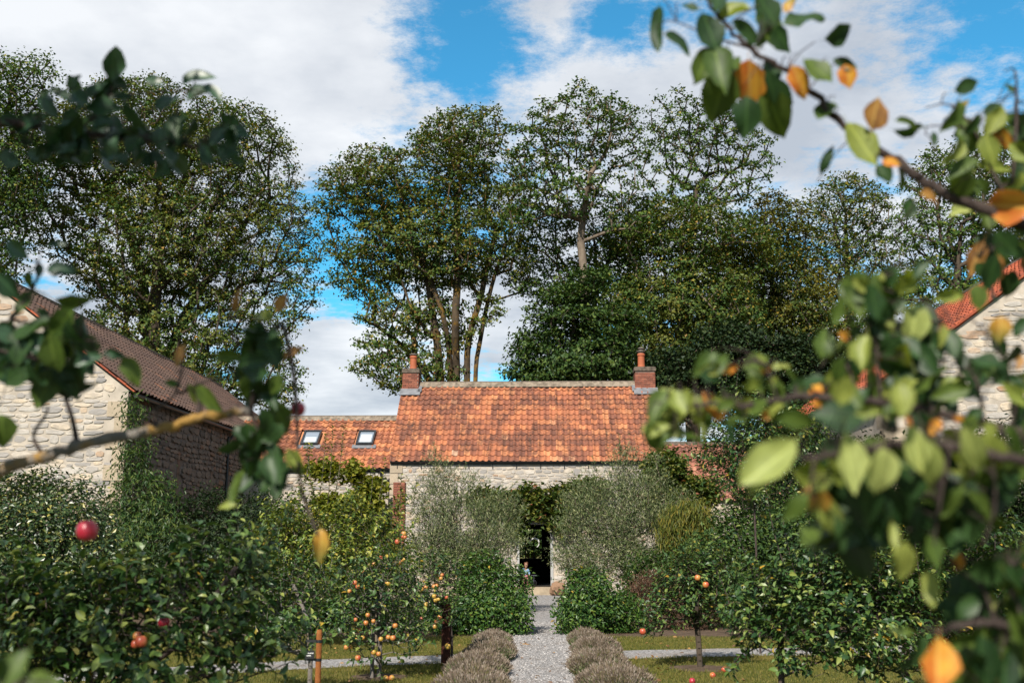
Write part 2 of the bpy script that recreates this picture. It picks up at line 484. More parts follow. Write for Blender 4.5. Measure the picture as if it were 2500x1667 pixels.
M_grass = leafmat('grass_blade', [(0, (0.06, 0.085, 0.014)), (0.5, (0.15, 0.16, 0.028)), (1, (0.30, 0.25, 0.07))], 0.25, 0.6, 0.2, patch=(0.28, 0.21, 0.06), pscale=0.5)
M_lav = leafmat('lavender_stem', [(0, (0.07, 0.085, 0.03)), (0.5, (0.17, 0.155, 0.065)), (1, (0.28, 0.22, 0.11))], 0.15, 0.7, 0.1)
M_lavhead = leafmat('lavender_head', [(0, (0.10, 0.075, 0.06)), (0.6, (0.22, 0.165, 0.12)), (1, (0.36, 0.30, 0.25))], 0.1, 0.8, 0.1)
# near leaves
def fgmat(name, stops, trans, rough, spec, spot=(0.16, 0.10, 0.03)):
    m, nt, out = newmat(name)
    b = NB(nt)
    stops = [(p, sc(c, 0.68)) for p, c in stops]
    g = b.n('ShaderNodeTexCoord').outputs['Generated']
    ob = b.n('ShaderNodeVectorMath', {0: g, 1: b.n('ShaderNodeCombineXYZ', {0: b.rnd(), 2: b.rnd()}).outputs[0]}, operation='ADD').outputs[0]
    c = b.ramp(b.rnd(), stops)
    c = b.mix(b.rng(b.noise(2.5, 4, 0.6, ob), 0.35, 0.7, 0, 0.65), c, tuple(x * 0.5 for x in stops[0][1]))
    c = b.mix(b.rng(b.noise(7, 4, 0.7, ob), 0.66, 0.72, 0, 0.7), c, spot)
    x = b.n('ShaderNodeMath', {0: b.n('ShaderNodeSeparateXYZ', {0: g}).outputs[0], 1: 0.5}, operation='SUBTRACT').outputs[0]
    rib = b.rng(b.n('ShaderNodeMath', {0: x}, operation='ABSOLUTE').outputs[0], 0.01, 0.05, 0.6, 0.0)
    c = b.mix(rib, c, tuple(min(1, q * 1.5) for q in stops[-1][1]))
    tr = b.n('ShaderNodeBsdfTranslucent', {'Color': b.mix(1.0, c, (1.3, 1.35, 0.5), 'MULTIPLY')}).outputs[0]
    nt.links.new(b.n('ShaderNodeMixShader', {0: trans, 1: b.bsdf(c, rough, spec), 2: tr}).outputs[0], out.inputs[0])
    return m
FG = {
    'g': fgmat('leaf_deep_green_shaded', [(0, (0.016, 0.046, 0.012)), (0.6, (0.028, 0.074, 0.018)), (1, (0.05, 0.105, 0.026))], 0.2, 0.48, 0.28),  # deep green, darkened in colour for leaves lying in shadow
    'h': fgmat('leaf_cool_green_sheen', [(0, (0.022, 0.066, 0.03)), (0.6, (0.04, 0.10, 0.045)), (1, (0.07, 0.15, 0.07))], 0.22, 0.4, 0.5),  # teal green, its colour lightened towards the sheen of the sky
    'm': fgmat('leaf_mid_green', [(0, (0.06, 0.11, 0.018)), (1, (0.13, 0.19, 0.032))], 0.28, 0.5, 0.25),
    'y': fgmat('leaf_yellow_green', [(0, (0.24, 0.30, 0.05)), (1, (0.38, 0.42, 0.09))], 0.33, 0.5, 0.35, (0.40, 0.22, 0.04)),
    'p': fgmat('leaf_pale_green_sunlit', [(0, (0.38, 0.45, 0.10)), (1, (0.52, 0.57, 0.19))], 0.33, 0.45, 0.4, (0.42, 0.30, 0.06)),  # pale green, its colour raised for the gloss and glow of sunlit leaves
}
def autumn(name, a, c, g=None):
    m, nt, out = newmat(name)
    b = NB(nt)
    tcn = b.n('ShaderNodeTexCoord').outputs['Generated']
    col = b.ramp(b.noise(2.2, 3, 0.5, tcn), [(0.35, a), (0.65, c)])
    if g:
        gr = b.n('ShaderNodeSeparateXYZ', {0: tcn}).outputs[1]
        col = b.mix(b.rng(gr, 0.45, 0.9, 0, 0.9), col, g)
    col = b.mix(b.rng(b.noise(6, 5, 0.7, tcn), 0.60, 0.70, 0, 0.75), col, (0.14, 0.05, 0.015))
    xx = b.n('ShaderNodeMath', {0: b.n('ShaderNodeSeparateXYZ', {0: tcn}).outputs[0], 1: 0.5}, operation='SUBTRACT').outputs[0]
    col = b.mix(b.rng(b.n('ShaderNodeMath', {0: xx}, operation='ABSOLUTE').outputs[0], 0.01, 0.05, 0.5, 0.0), col, (0.62, 0.42, 0.12))
    tr = b.n('ShaderNodeBsdfTranslucent', {'Color': col}).outputs[0]
    nt.links.new(b.n('ShaderNodeMixShader', {0: 0.3, 1: b.bsdf(col, 0.5, 0.3), 2: tr}).outputs[0], out.inputs[0])
    return m
FG['o'] = autumn('leaf_orange', (0.458, 0.123, 0.018), (0.598, 0.299, 0.035))
FG['a'] = autumn('leaf_amber', (0.334, 0.150, 0.018), (0.458, 0.273, 0.044), (0.106, 0.123, 0.026))
FG['b'] = autumn('leaf_brown', (0.194, 0.088, 0.026), (0.352, 0.176, 0.044))
# ------------------------------------------------------------------ ground
def gravelmat():
    m, nt, out = newmat('gravel')
    b = NB(nt)
    vo = b.n('ShaderNodeTexVoronoi', {'Vector': b.pos(), 'Scale': 38.0})
    c = b.ramp(b.n('ShaderNodeSeparateColor', {0: vo.outputs['Color']}).outputs[0], [(0, (0.11, 0.105, 0.10)), (0.5, (0.205, 0.197, 0.193)), (1, (0.34, 0.325, 0.32))])
    c = b.mix(b.rng(b.noise(1.1, 5, 0.7), 0.52, 0.68, 0, 0.6), c, (0.17, 0.13, 0.10))
    c = b.mix(b.rng(b.noise(9, 5, 0.75), 0.60, 0.70, 0, 0.6), c, (0.13, 0.09, 0.06))
    h = b.n('ShaderNodeMath', {0: 1.0, 1: vo.outputs['Distance']}, operation='SUBTRACT').outputs[0]
    nt.links.new(b.bsdf(c, 0.9, 0.2, b.bump(h, 0.8, 0.02)), out.inputs[0])
    return m
def turfmat():
    m, nt, out = newmat('turf')
    b = NB(nt)
    c = b.ramp(b.noise(1.3, 5, 0.6), [(0.3, (0.042, 0.06, 0.012)), (0.5, (0.085, 0.085, 0.02)), (0.7, (0.15, 0.115, 0.036))])
    c = b.mix(b.rng(b.noise(25, 4), 0.4, 0.7, 0, 0.6), c, (0.10, 0.085, 0.03))
    nt.links.new(b.bsdf(c, 0.95, 0.1, b.bump(b.noise(60, 4), 0.8, 0.03)), out.inputs[0])
    return m
def soilmat():
    m, nt, out = newmat('soil')
    b = NB(nt)
    c = b.ramp(b.noise(5, 5, 0.7), [(0.3, (0.055, 0.038, 0.026)), (0.7, (0.12, 0.085, 0.06))])
    nt.links.new(b.bsdf(c, 0.95, 0.1, b.bump(b.noise(22, 5), 0.9, 0.05)), out.inputs[0])
    return m
M_gravel, M_turf, M_soil = gravelmat(), turfmat(), soilmat()
def sheet(name, poly, z, mat):
    V = [(x, y, z) for x, y in poly]
    o = mobj(name, V, [tuple(range(len(V)))], mat)
    o['kind'] = 'structure'
    return o
sheet('ground', [(-900, -300), (900, -300), (900, 1200), (-900, 1200)], 0.0, M_turf)
sheet('border_soil', [(-10.5, 20.9), (-0.62, 20.9), (-0.62, 37.6), (-10.5, 37.6)], 0.006, M_soil)
sheet('border_soil', [(0.55, 21.0), (9, 21.0), (9, 37.6), (0.55, 37.6)], 0.006, M_soil)
# central gravel path, with wavering edges
ys = np.linspace(-3, 38.2, 70)
wob = lambda y, s: 0.05 * math.sin(y * 1.7 + s) + 0.035 * math.sin(y * 4.1 + 2 * s)
lp = [(-0.56 + wob(y, 0.3) - (0.35 if y > 36 else 0), y) for y in ys]
rp = [(0.50 + wob(y, 2.1) + (0.35 if y > 36 else 0), y) for y in ys]
Vp = [(x, y, 0.012) for x, y in lp] + [(x, y, 0.012) for x, y in rp]
o = mobj('garden_path', Vp, [(i, i + 70, i + 71, i + 1) for i in range(69)], M_gravel)
o['kind'] = 'structure'
# the path that crosses it
xs = np.linspace(-11, 10, 60)
def cross_y(x):
    if x < 0:
        return 17.55 - 0.28 * abs(x) - 0.030 * x * x
    return 17.55 + 0.20 * x
Va, Vb = [], []
for x in xs:
    Va.append((x, cross_y(x) - 0.62 + wob(x * 1.3, 1), 0.008))
    Vb.append((x, cross_y(x) + 0.62 + wob(x * 1.1, 3), 0.008))
o = mobj('cross_path', Va + Vb, [(i, i + 1, i + 61, i + 60) for i in range(59)], M_gravel)
o['kind'] = 'structure'

# ------------------------------------------------------------------ stones, tiles and bricks
def stone_variants(k=10, seed=5):
    r = np.random.default_rng(seed)
    out = []
    for _ in range(k):
        n = int(r.integers(7, 10))
        a = np.sort(2 * np.pi * (np.arange(n) + r.uniform(-0.28, 0.28, n)) / n)
        # squarish outline
        c, s = np.cos(a), np.sin(a)
        rad = 0.5 / np.maximum(np.abs(c) ** 4 + np.abs(s) ** 4, 1e-6) ** (1 / 4.0) * r.uniform(0.86, 1.06, n)
        ring = np.stack([rad * c, np.zeros(n), rad * s], 1)
        mid = ring * [0.985, 0, 0.975]
        mid[:, 1] = -0.7 + r.uniform(-0.2, 0.15, n)
        top = ring * [0.9, 0, 0.84] + np.stack([r.uniform(-.03, .03, n), -1 + r.uniform(-0.15, 0.25, n), r.uniform(-.03, .03, n)], 1)
        V = np.vstack([ring, mid, top, [[0, -1.0, 0]]])
        F = []
        for j in (0, 1):
            for i in range(n):
                F.append((j * n + i, j * n + (i + 1) % n, (j + 1) * n + (i + 1) % n, (j + 1) * n + i))
        for i in range(n):
            F.append((2 * n + i, 2 * n + (i + 1) % n, 3 * n))
        out.append((V, F))
    return out
STONES = stone_variants()
def rubble(parent, O, u, nrm, width, height, inside, mat, n_ind, rest, hmin=0.07, hmax=0.17, wmin=0.14, wmax=0.5, depth=0.035, key=None, seed=1):
    """coursed rubble on the plane through O with axes u (along) and z; inside(x, z) keeps stones"""
    r = np.random.default_rng(seed)
    u, nrm = np.asarray(u, float), np.asarray(nrm, float)
    Ms, var = [], []
    z = 0.0
    up = np.array([0, 0, 1.0])
    while z < height:
        h = r.uniform(hmin, hmax)
        x = -r.uniform(0, 0.3)
        while x < width:
            w = min(r.uniform(wmin, wmax) * (0.7 + h * 3), 0.62)
            hh = h * r.uniform(0.72, 1.12)
            cx, cz = x + w / 2, z + h / 2 + r.uniform(-0.02, 0.02) + 0.035 * math.sin(x * 1.1 + z * 2.3 + seed)
            x += w + r.uniform(0.005, 0.02)
            if inside(cx, cz) and inside(cx - w * 0.35, cz) and inside(cx + w * 0.35, cz):
                a = r.normal(0, 0.06)
                ux = u * math.cos(a) + up * math.sin(a)
                uz = up * math.cos(a) - u * math.sin(a)
                Ms.append(frame(np.asarray(O) + u * cx + up * cz + nrm * -0.01, ux, -nrm, uz, (w, depth * r.uniform(0.7, 1.5), hh)))
                var.append(int(r.integers(len(STONES))))
        z += h + 0.008
    if key is None:
        order = sorted(range(len(Ms)), key=lambda i: np.linalg.norm(Ms[i][:3, 3] - CAM))
    else:
        order = sorted(range(len(Ms)), key=lambda i: key(Ms[i][:3, 3]))
    pieces(parent, 'stone', Ms, var, STONES, mat, n_ind, order, rest)

def tile_variant(w=1.0, l=1.0, h=0.16, t=0.06):
    xs = np.array([0.0, 0.10, 0.22, 0.36, 0.52, 0.70, 0.86, 1.06])
    zs = np.array([0.72, 1.0, 0.92, 0.45, 0.08, 0.0, 0.22, 0.70])
    n = len(xs)
    low = np.stack([xs, np.zeros(n), zs * h + 0.13], 1)
    high = np.stack([xs, np.full(n, 1.22), zs * h], 1)
    lowb = low - [0, -0.015, t]
    V = np.vstack([low, high, lowb])
    F = [(i, i + 1, n + i + 1, n + i) for i in range(n - 1)] + [(2 * n + i, 2 * n + i + 1, i + 1, i) for i in range(n - 1)]
    F += [(2 * n, 0, n), (n - 1, 3 * n - 1, 2 * n - 1)]
    return V, F
TILE = [tile_variant(h=0.21, t=0.11)]
def pantiles(roof, O, u, v, width, slope, w, g, mat, n_ind, rest, skip=None, key=None, seed=2, jit=0.006, phase=0.0):
    r = np.random.default_rng(seed)
    O, u, v = [np.asarray(q, float) for q in (O, u, v)]
    n = np.cross(u, v)
    if n[2] < 0:
        n = -n
    nc, nr = int(round(width / w)), int(math.ceil(slope / g - 0.2))
    w = width / nc
    Ms = []
    for j in range(nr):
        for i in range(nc):
            x, y = i * w, j * g
            if skip and skip(x + w / 2, y + g / 2):
                continue
            a = r.normal(0, 0.012)
            gg = g if y + 1.22 * g < slope + 0.06 else (slope + 0.06 - y) / 1.22
            ux, uy = u * math.cos(a) + v * math.sin(a), v * math.cos(a) - u * math.sin(a)
            wav = 0.03 * math.sin(x * 0.8 + phase) + 0.018 * math.sin(x * 2.3 + y) - 0.03 * math.sin(math.pi * min(1, y / max(slope, 0.1)))
            Ms.append(frame(O + u * x + v * (y + r.normal(0, jit)) + n * (0.012 + wav * 0.6 + r.normal(0, 0.003)), ux, uy, n, (w, gg, 0.29)))
    ky = key or (lambda p: np.linalg.norm(p - CAM))
    order = sorted(range(len(Ms)), key=lambda i: ky(Ms[i][:3, 3]))
    pieces(roof, 'roof_tile', Ms, [0] * len(Ms), TILE, mat, n_ind, order, rest)
def prism(name, x0, x1, y0, y1, ze, ym, zr, mat, parent):
    """gable roof body, ridge along X"""
    V = [(x0, y0, ze), (x1, y0, ze), (x1, y1, ze), (x0, y1, ze), (x0, ym, zr), (x1, ym, zr)]
    return mobj(name, V, [(0, 1, 5, 4), (2, 3, 4, 5), (3, 0, 4), (1, 2, 5), (3, 2, 1, 0)], mat, parent)
def brickwork(parent, x0, x1, y0, y1, z0, z1, n_ind=400, faces=('f', 'l', 'r')):
    """bricks in stretcher bond proud of a core"""
    bl, bh, d = 0.215, 0.065, 0.012
    box = MB().box((-0.5, -0.5, -0.5), (0.5, 0.5, 0.5))
    Ms = []
    j = 0
    z = z0
    while z + bh < z1 + 0.01:
        for fc in faces:
            a0, a1 = (x0, x1) if fc == 'f' else (y0, y1)
            x = a0 - (bl / 2 if j % 2 else 0)
            while x < a1 - 0.02:
                s, e = max(x, a0), min(x + bl, a1)
                if e - s > 0.04:
                    c = (s + e) / 2
                    if fc == 'f':
                        O = np.array([c, y0 - d / 2, z + bh / 2])
                        M = frame(O, (1, 0, 0), (0, 1, 0), (0, 0, 1), (e - s, 0.03, bh))
                    else:
                        O = np.array([x0 - d / 2 if fc == 'l' else x1 + d / 2, c, z + bh / 2])
                        M = frame(O, (1, 0, 0), (0, 1, 0), (0, 0, 1), (0.03, e - s, bh))
                    Ms.append(M)
                x += bl + 0.011
        z += bh + 0.011
        j += 1
    pieces(parent, 'brick', Ms, [0] * len(Ms), [(np.concatenate(box.V), box.F)], M_brick, n_ind, list(range(len(Ms))), 'brick_courses')

# ------------------------------------------------------------------ the cottage
M_bed = simple('ridge_bedding', (0.26, 0.21, 0.16), 0.95, 0.1, var=0.5, nscale=7, bump=0.6, bscale=30)
YH, XL, XR = 38.5, -5.46, 4.24
ZE, YR, ZR = 4.72, 41.6, 7.92
YB = 2 * YR - YH
DX0, DX1, DZ0, DZ1 = -0.83, 0.27, 0.29, 2.42
cot = thing('stone_cottage', 'pale rubble stone cottage with orange pantile roof and two brick chimneys', 'house', ((XL + XR) / 2, YH, 0))
b = MB()
T = 0.45
b.box((XL, YH, 0), (DX0 - 0.06, YH + T, ZE))
b.box((DX1 + 0.06, YH, 0), (XR, YH + T, ZE))
b.box((DX0 - 0.06, YH + 0.001, DZ1 + 0.16), (DX1 + 0.06, YH + T - 0.001, ZE - 0.001))
b.box((XL, YH + T + 0.001, 0), (XL + T, YB, ZE))
b.box((XR - T, YH + T + 0.001, 0), (XR, YB, ZE))
wx0, wx1, wz0, wz1 = -1.05, -0.02, 1.15, 2.35        # window in the back wall
b.box((XL + T, YB - T, 0), (wx0, YB, ZE - 0.001))
b.box((wx1, YB - T, 0), (XR - T, YB, ZE - 0.001))
b.box((wx0, YB - T, 0), (wx1, YB, wz0))
b.box((wx0, YB - T, wz1), (wx1, YB, ZE - 0.001))
wall = b.build('wall', M_mortar, cot)
def in_front(x, z):
    if z < 0.02 or z > ZE - 0.1 or x < 0 or x > XR - XL:
        return False
    gx = x + XL
    return not (DX0 - 0.12 < gx < DX1 + 0.12 and z < DZ1 + 0.30)
rubble(wall, (XL, YH, 0), (1, 0, 0), (0, -1, 0), XR - XL, ZE, in_front, M_stone, 300, 'stone_courses', key=lambda p: (0 if p[2] > 2.6 else 1, abs(p[0] + 0.6) if p[2] > 2.6 else -p[2]), depth=0.022, seed=3, hmin=0.06, hmax=0.15, wmin=0.10, wmax=0.36)
# quoins on the left corner
for k in range(12):
    w_ = 0.42 if k % 2 else 0.26
    mobj('quoin', *(lambda q: (np.concatenate(q.V), q.F))(MB().box((XL - 0.035, YH - 0.045, 0.02 + k * 0.385), (XL + w_, YH + 0.2, 0.02 + k * 0.385 + 0.365))), M_quoin, cot)
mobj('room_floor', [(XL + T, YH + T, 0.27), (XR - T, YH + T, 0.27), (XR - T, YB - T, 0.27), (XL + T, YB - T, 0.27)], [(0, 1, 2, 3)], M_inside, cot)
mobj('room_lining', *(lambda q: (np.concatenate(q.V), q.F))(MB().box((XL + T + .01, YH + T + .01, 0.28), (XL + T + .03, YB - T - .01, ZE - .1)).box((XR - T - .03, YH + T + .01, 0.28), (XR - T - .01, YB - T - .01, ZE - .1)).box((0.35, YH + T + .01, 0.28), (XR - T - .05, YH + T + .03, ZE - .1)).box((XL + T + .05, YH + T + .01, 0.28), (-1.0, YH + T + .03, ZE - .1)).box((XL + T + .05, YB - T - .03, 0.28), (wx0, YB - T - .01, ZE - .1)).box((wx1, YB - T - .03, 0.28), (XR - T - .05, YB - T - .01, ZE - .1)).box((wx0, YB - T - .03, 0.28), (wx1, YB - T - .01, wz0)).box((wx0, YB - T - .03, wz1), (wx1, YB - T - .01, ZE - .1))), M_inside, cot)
win = MB()
for gx in np.linspace(wx0, wx1, 4):
    win.box((gx - 0.025, YB - 0.30, wz0), (gx + 0.025, YB - 0.25, wz1))
for gz in np.linspace(wz0, wz1, 4):
    win.box((wx0, YB - 0.301, gz - 0.022), (wx1, YB - 0.251, gz + 0.022))
win.build('window', M_frame, cot)
# door frame and step
fr = MB()
fr.box((DX0 - 0.075, YH - 0.02, DZ0), (DX0, YH + 0.12, DZ1))
fr.box((DX0 - 0.075, YH - 0.022, DZ1), (DX1 + 0.10, YH + 0.12, DZ1 + 0.09))
fr.box((DX0 - 0.09, YH - 0.05, DZ1 + 0.12), (DX1 + 0.11, YH + 0.11, DZ1 + 0.25))
dfr = fr.build('door_frame', M_wframe, cot)
door = MB().box((DX1 + 0.005, YH - 0.02, DZ0), (DX1 + 0.10, YH + 0.70, DZ1)).build('door', M_wframe, cot)
for hz in (2.28, 2.02, 1.05, 0.55):
    MB().box((DX1 + 0.012, YH - 0.032, hz - 0.05), (DX1 + 0.036, YH - 0.018, hz + 0.05)).build('hinge', M_black, door)
step = MB().box((DX0 - 0.28, YH - 0.62, 0.0), (DX1 + 0.16, YH + 0.2, 0.26)).build('doorstep', M_slab, cot)
br = MB()
for k in range(8):
    br.box((DX0 - 0.1 + k * 0.16, YH - 0.06, DZ1 + 0.29), (DX0 + 0.045 + k * 0.16, YH + 0.1, DZ1 + 0.50))
br.build('brick_lintel', M_brick, cot)
# roof
roof = prism('roof', XL + 0.03, XR - 0.03, YH - 0.04, YB, ZE - 0.02, YR, ZR, M_tile, cot)
sl = math.hypot(YR - YH + 0.16, ZR - ZE + 0.16)
vdir = unit(np.array([0, YR - YH, ZR - ZE]))
chim = [(-5.40, -4.80, 0), (3.68, 4.42, 1)]
def skip_main(x, y):
    return False
pantiles(roof, np.array([XL - 0.05, YH, ZE + 0.02]) - vdir * 0.17, (1, 0, 0), vdir, XR - XL + 0.1, sl - 0.06, 0.225, 0.298, M_tile, 300, 'tile_courses', key=lambda p: round(p[2], 1), seed=21)
for k in range(11):
    x0 = -4.78 + k * 0.768
    g_ = MB()
    prof = [(-0.17, -0.10), (-0.13, 0.02), (0, 0.075), (0.13, 0.02), (0.17, -0.10)]
    V = [(x0 + e, YR + py_, ZR + 0.06 + pz_) for e in (0.004, 0.764) for py_, pz_ in prof]
    mobj('ridge_tile', V, [(i, i + 1, i + 6, i + 5) for i in range(4)] + [(0, 1, 2, 3, 4), (5, 6, 7, 8, 9)], M_ridge, roof)
V = [(XL + 0.6, YR - 0.24, ZR - 0.19), (XR - 0.55, YR - 0.24, ZR - 0.19), (XR - 0.55, YR - 0.13, ZR + 0.02), (XL + 0.6, YR - 0.13, ZR + 0.02)]
mobj('mortar_bed', np.array(V) + [0, -0.035, 0.06], [(0, 1, 2, 3)], M_bed, roof)
# eaves: gutter and brackets
def gutter(parent, x0, x1, y, z, r=0.06):
    g_ = MB()
    n = 8
    V, F = [], []
    for e in (x0, x1):
        for i in range(n + 1):
            a = math.pi + math.pi * i / n
            V.append((e, y + r * math.cos(a), z + r * math.sin(a)))
    for i in range(n):
        F.append((i, i + 1, n + 2 + i, n + 1 + i))
    g_.add(V, F)
    g_.box((x0, y + r, z - 0.10), (x1, y + r + 0.03, z + 0.06))
    g_.lathe((x0, y, z - 0.005), [(r, 0), (r, 0.012)], 12, axis=0)
    g_.lathe((x1 - 0.012, y, z - 0.005), [(r, 0), (r, 0.012)], 12, axis=0)
    gt = g_.build('gutter', M_black, parent)
    k = x0 + 0.25
    while k < x1:
        MB().box((k - 0.012, y + r - 0.01, z - 0.24), (k + 0.012, y + r + 0.028, z - 0.04)).build('gutter_bracket', M_black, gt)
        k += 0.86
    return gt
gutter(cot, XL - 0.02, XR + 0.02, YH - 0.115, ZE - 0.06)
# chimneys
def chimney(x0, x1, z0, zt, pot_x, pot_z, cowl):
    y0, y1 = YR - 0.34, YR + 0.3
    ch = MB().box((x0, y0, z0), (x1, y1, zt)).build('chimney', M_brickmortar, cot)
    brickwork(ch, x0 - 0.004, x1 + 0.004, y0 - 0.004, y1 + 0.004, z0 + 0.62, zt - 0.075)
    MB().box((x0 - 0.05, y0 - 0.055, zt - 0.065), (x1 + 0.05, y1 + 0.05, zt + 0.06)).box((x0 - 0.035, y0 - 0.04, zt + 0.06), (x1 + 0.035, y1 + 0.04, zt + 0.10)).build('chimney_cap', M_ridge, ch)
    p = MB()
    px_ = pot_x
    yc = YR - 0.05
    p.lathe((px_, yc, zt + 0.08), [(0.15, 0), (0.145, 0.08), (0.135, 0.14), (0.13, pot_z - 0.12), (0.15, pot_z - 0.1), (0.15, pot_z - 0.03), (0.12, pot_z)], 20)
    p.build('chimney_pot', M_pot, ch, smooth=False)
    q = MB()
    if cowl:
        q.lathe((px_, yc, zt + 0.08 + pot_z), [(0.13, 0), (0.13, 0.05), (0.18, 0.06), (0.18, 0.09), (0.10, 0.11), (0.10, 0.17), (0.15, 0.18), (0.07, 0.24), (0.0, 0.26)], 16, cap=False)
    else:
        q.lathe((px_, yc, zt + 0.08 + pot_z), [(0.11, 0), (0.11, 0.03), (0.17, 0.035), (0.16, 0.065), (0.08, 0.09), (0.0, 0.095)], 16, cap=False)
    q.build('pot_cowl', M_cap, ch)
    # lead: apron on the slope, upstand round the stack
    l = MB()
    l.box((x0 - 0.012, y0 - 0.016, z0), (x1 + 0.012, y1, z0 + 0.60))
    n = unit(np.cross((1, 0, 0), vdir))
    yb = y0
    zs = ZE + (yb - YH) / (YR - YH) * (ZR - ZE)
    O = np.array([x0 - 0.09, yb, zs]) + n * 0.105 - vdir * 0.30
    l.obox(O, (x1 - x0 + 0.2, 0, 0), vdir * 0.40, n * 0.02)
    for s_ in ((1,) if x0 < 0 else (-1,)):
        xe = x1 + 0.0 if s_ > 0 else x0 - 0.15
        l.obox(np.array([xe, yb, zs]) + n * 0.105 - vdir * 0.1, (0.15, 0, 0), vdir * 0.55, n * 0.02)
    l.build('lead_flashing', M_lead, ch)
zc = lambda py: P(1000, py, YR - 0.34)[2]
chimney(-5.45, -4.86, 6.95, zc(906), -5.09, 0.58, False)
chimney(3.66, 4.40, 6.95, zc(904), 3.92, 0.60, True)

# ------------------------------------------------------------------ left wing with two rooflights
WY, WZ, WYR, WZR = 38.95, 4.50, 41.7, 6.62
WXL = -12.4
wing = thing('cottage_wing', 'lower cottage wing with two rooflights in its orange pantile roof', 'house', ((WXL + XL) / 2, WY, 0))
wwall = MB().box((WXL, WY, 0), (XL - 0.002, WY + 5.4, WZ)).build('wall', M_mortar, wing)
rubble(wwall, (-9.6, WY, 0), (1, 0, 0), (0, -1, 0), 4.1, WZ, lambda x, z: 1.0 < z < WZ - 0.16 and 0 < x < 4.08, M_stone, 150, 'stone_courses', key=lambda p: -p[2], depth=0.03, seed=8)
wroof = prism('roof', WXL, XL - 0.004, WY - 0.04, WY + 5.5, WZ - 0.02, WYR, WZR, M_tile, wing)
wv = unit(np.array([0, WYR - WY, WZR - WZ]))
wn_ = unit(np.cross((1, 0, 0), wv))
wsl = math.hypot(WYR - WY, WZR - WZ) + 0.16
WO = np.array([WXL, WY, WZ + 0.02]) - wv * 0.17
def on_roof(px, py):
    d = ray(px, py)
    t = ((WO - CAM) @ wn_) / (d @ wn_)
    q = CAM + d * t - WO
    return q[0], q @ wv
SK = []
for cs in ([(745, 1057), (787, 1057), (733, 1090), (776, 1090)], [(877, 1057), (920, 1057), (867, 1090), (912, 1090)]):
    uv = np.array([on_roof(*c) for c in cs])
    SK.append((uv[:, 0].mean() - 0.33, uv[:, 0].mean() + 0.33, uv[2:, 1].mean(), uv[:2, 1].mean()))
def skip_w(x, y):
    return any(a - 0.04 < x < b_ + 0.04 and c - 0.20 < y < d_ + 0.02 for a, b_, c, d_ in SK)
pantiles(wroof, WO, (1, 0, 0), wv, XL - 0.01 - WXL, wsl, 0.235, 0.29, M_tile, 300, 'tile_courses', skip=skip_w, key=lambda p: -p[0] * 0.3 + p[2], seed=22)
k = 0
x0 = -12.2
while x0 < XL - 0.05:
    e1 = min(x0 + 0.70, XL - 0.01)
    V = [(e, WYR + py_, WZR + 0.055 + pz_) for e in (x0, e1 - 0.01) for py_, pz_ in [(-0.15, -0.08), (-0.1, 0.03), (0, 0.06), (0.1, 0.03), (0.15, -0.08)]]
    mobj('ridge_tile', V, [(i, i + 1, i + 6, i + 5) for i in range(4)] + [(0, 1, 2, 3, 4), (5, 6, 7, 8, 9)], M_ridge, wroof)
    x0 = e1
mobj('mortar_bed', np.array([(-12.2, WYR - 0.24, WZR - 0.17), (XL - 0.01, WYR - 0.24, WZR - 0.17), (XL - 0.01, WYR - 0.12, WZR + 0.02), (-12.2, WYR - 0.12, WZR + 0.02)]) + [0, -0.03, 0.05], [(0, 1, 2, 3)], M_bed, wroof)
for q_, (a, b_, c, d_) in enumerate(SK):
    O = lambda x, y, h: WO + np.array([1.0, 0, 0]) * x + wv * y + wn_ * h
    f = MB()
    u_ = np.array([1.0, 0, 0])
    f.obox(O(a, c, 0.02), u_ * (b_ - a), wv * 0.09, wn_ * 0.13)
    f.obox(O(a, d_ - 0.06, 0.02), u_ * (b_ - a), wv * 0.06, wn_ * 0.128)
    f.obox(O(a, c + 0.09, 0.02), u_ * 0.06, wv * (d_ - c - 0.15), wn_ * 0.126)
    f.obox(O(b_ - 0.06, c + 0.09, 0.02), u_ * 0.06, wv * (d_ - c - 0.15), wn_ * 0.126)
    sk = f.build('rooflight', M_frame, wing)
    MB().obox(O(a + 0.06, c + 0.09, 0.06), u_ * (b_ - a - 0.12), wv * (d_ - c - 0.15), wn_ * 0.03).build('pane', M_glass, sk)
    MB().obox(O(a + 0.12, c + 0.13, 0.0925), u_ * (b_ - a - 0.24), wv * ((d_ - c) * (0.62 if q_ else 0.42)), wn_ * 0.004).build('blind', M_blind, sk)
    fl_ = MB()
    fl_.obox(O(a - 0.12, c - 0.20, 0.055), u_ * (b_ - a + 0.24), wv * 0.24, wn_ * 0.015)
    fl_.build('lead_flashing', M_lead, sk)
gutter(wing, -9.8, XL - 0.03, WY - 0.115, WZ - 0.06)
dp = spline([(XL - 0.42, WY - 0.11, WZ - 0.12), (XL - 0.42, WY - 0.11, WZ - 0.26), (XL - 0.36, WY - 0.10, WZ - 0.40), (XL - 0.14, WY - 0.07, WZ - 0.52), (XL - 0.10, WY - 0.06, WZ - 0.75), (XL - 0.10, WY - 0.06, 0.05)], 5)
MB().tube(dp, 0.04, 8).build('downpipe', M_black, wing)

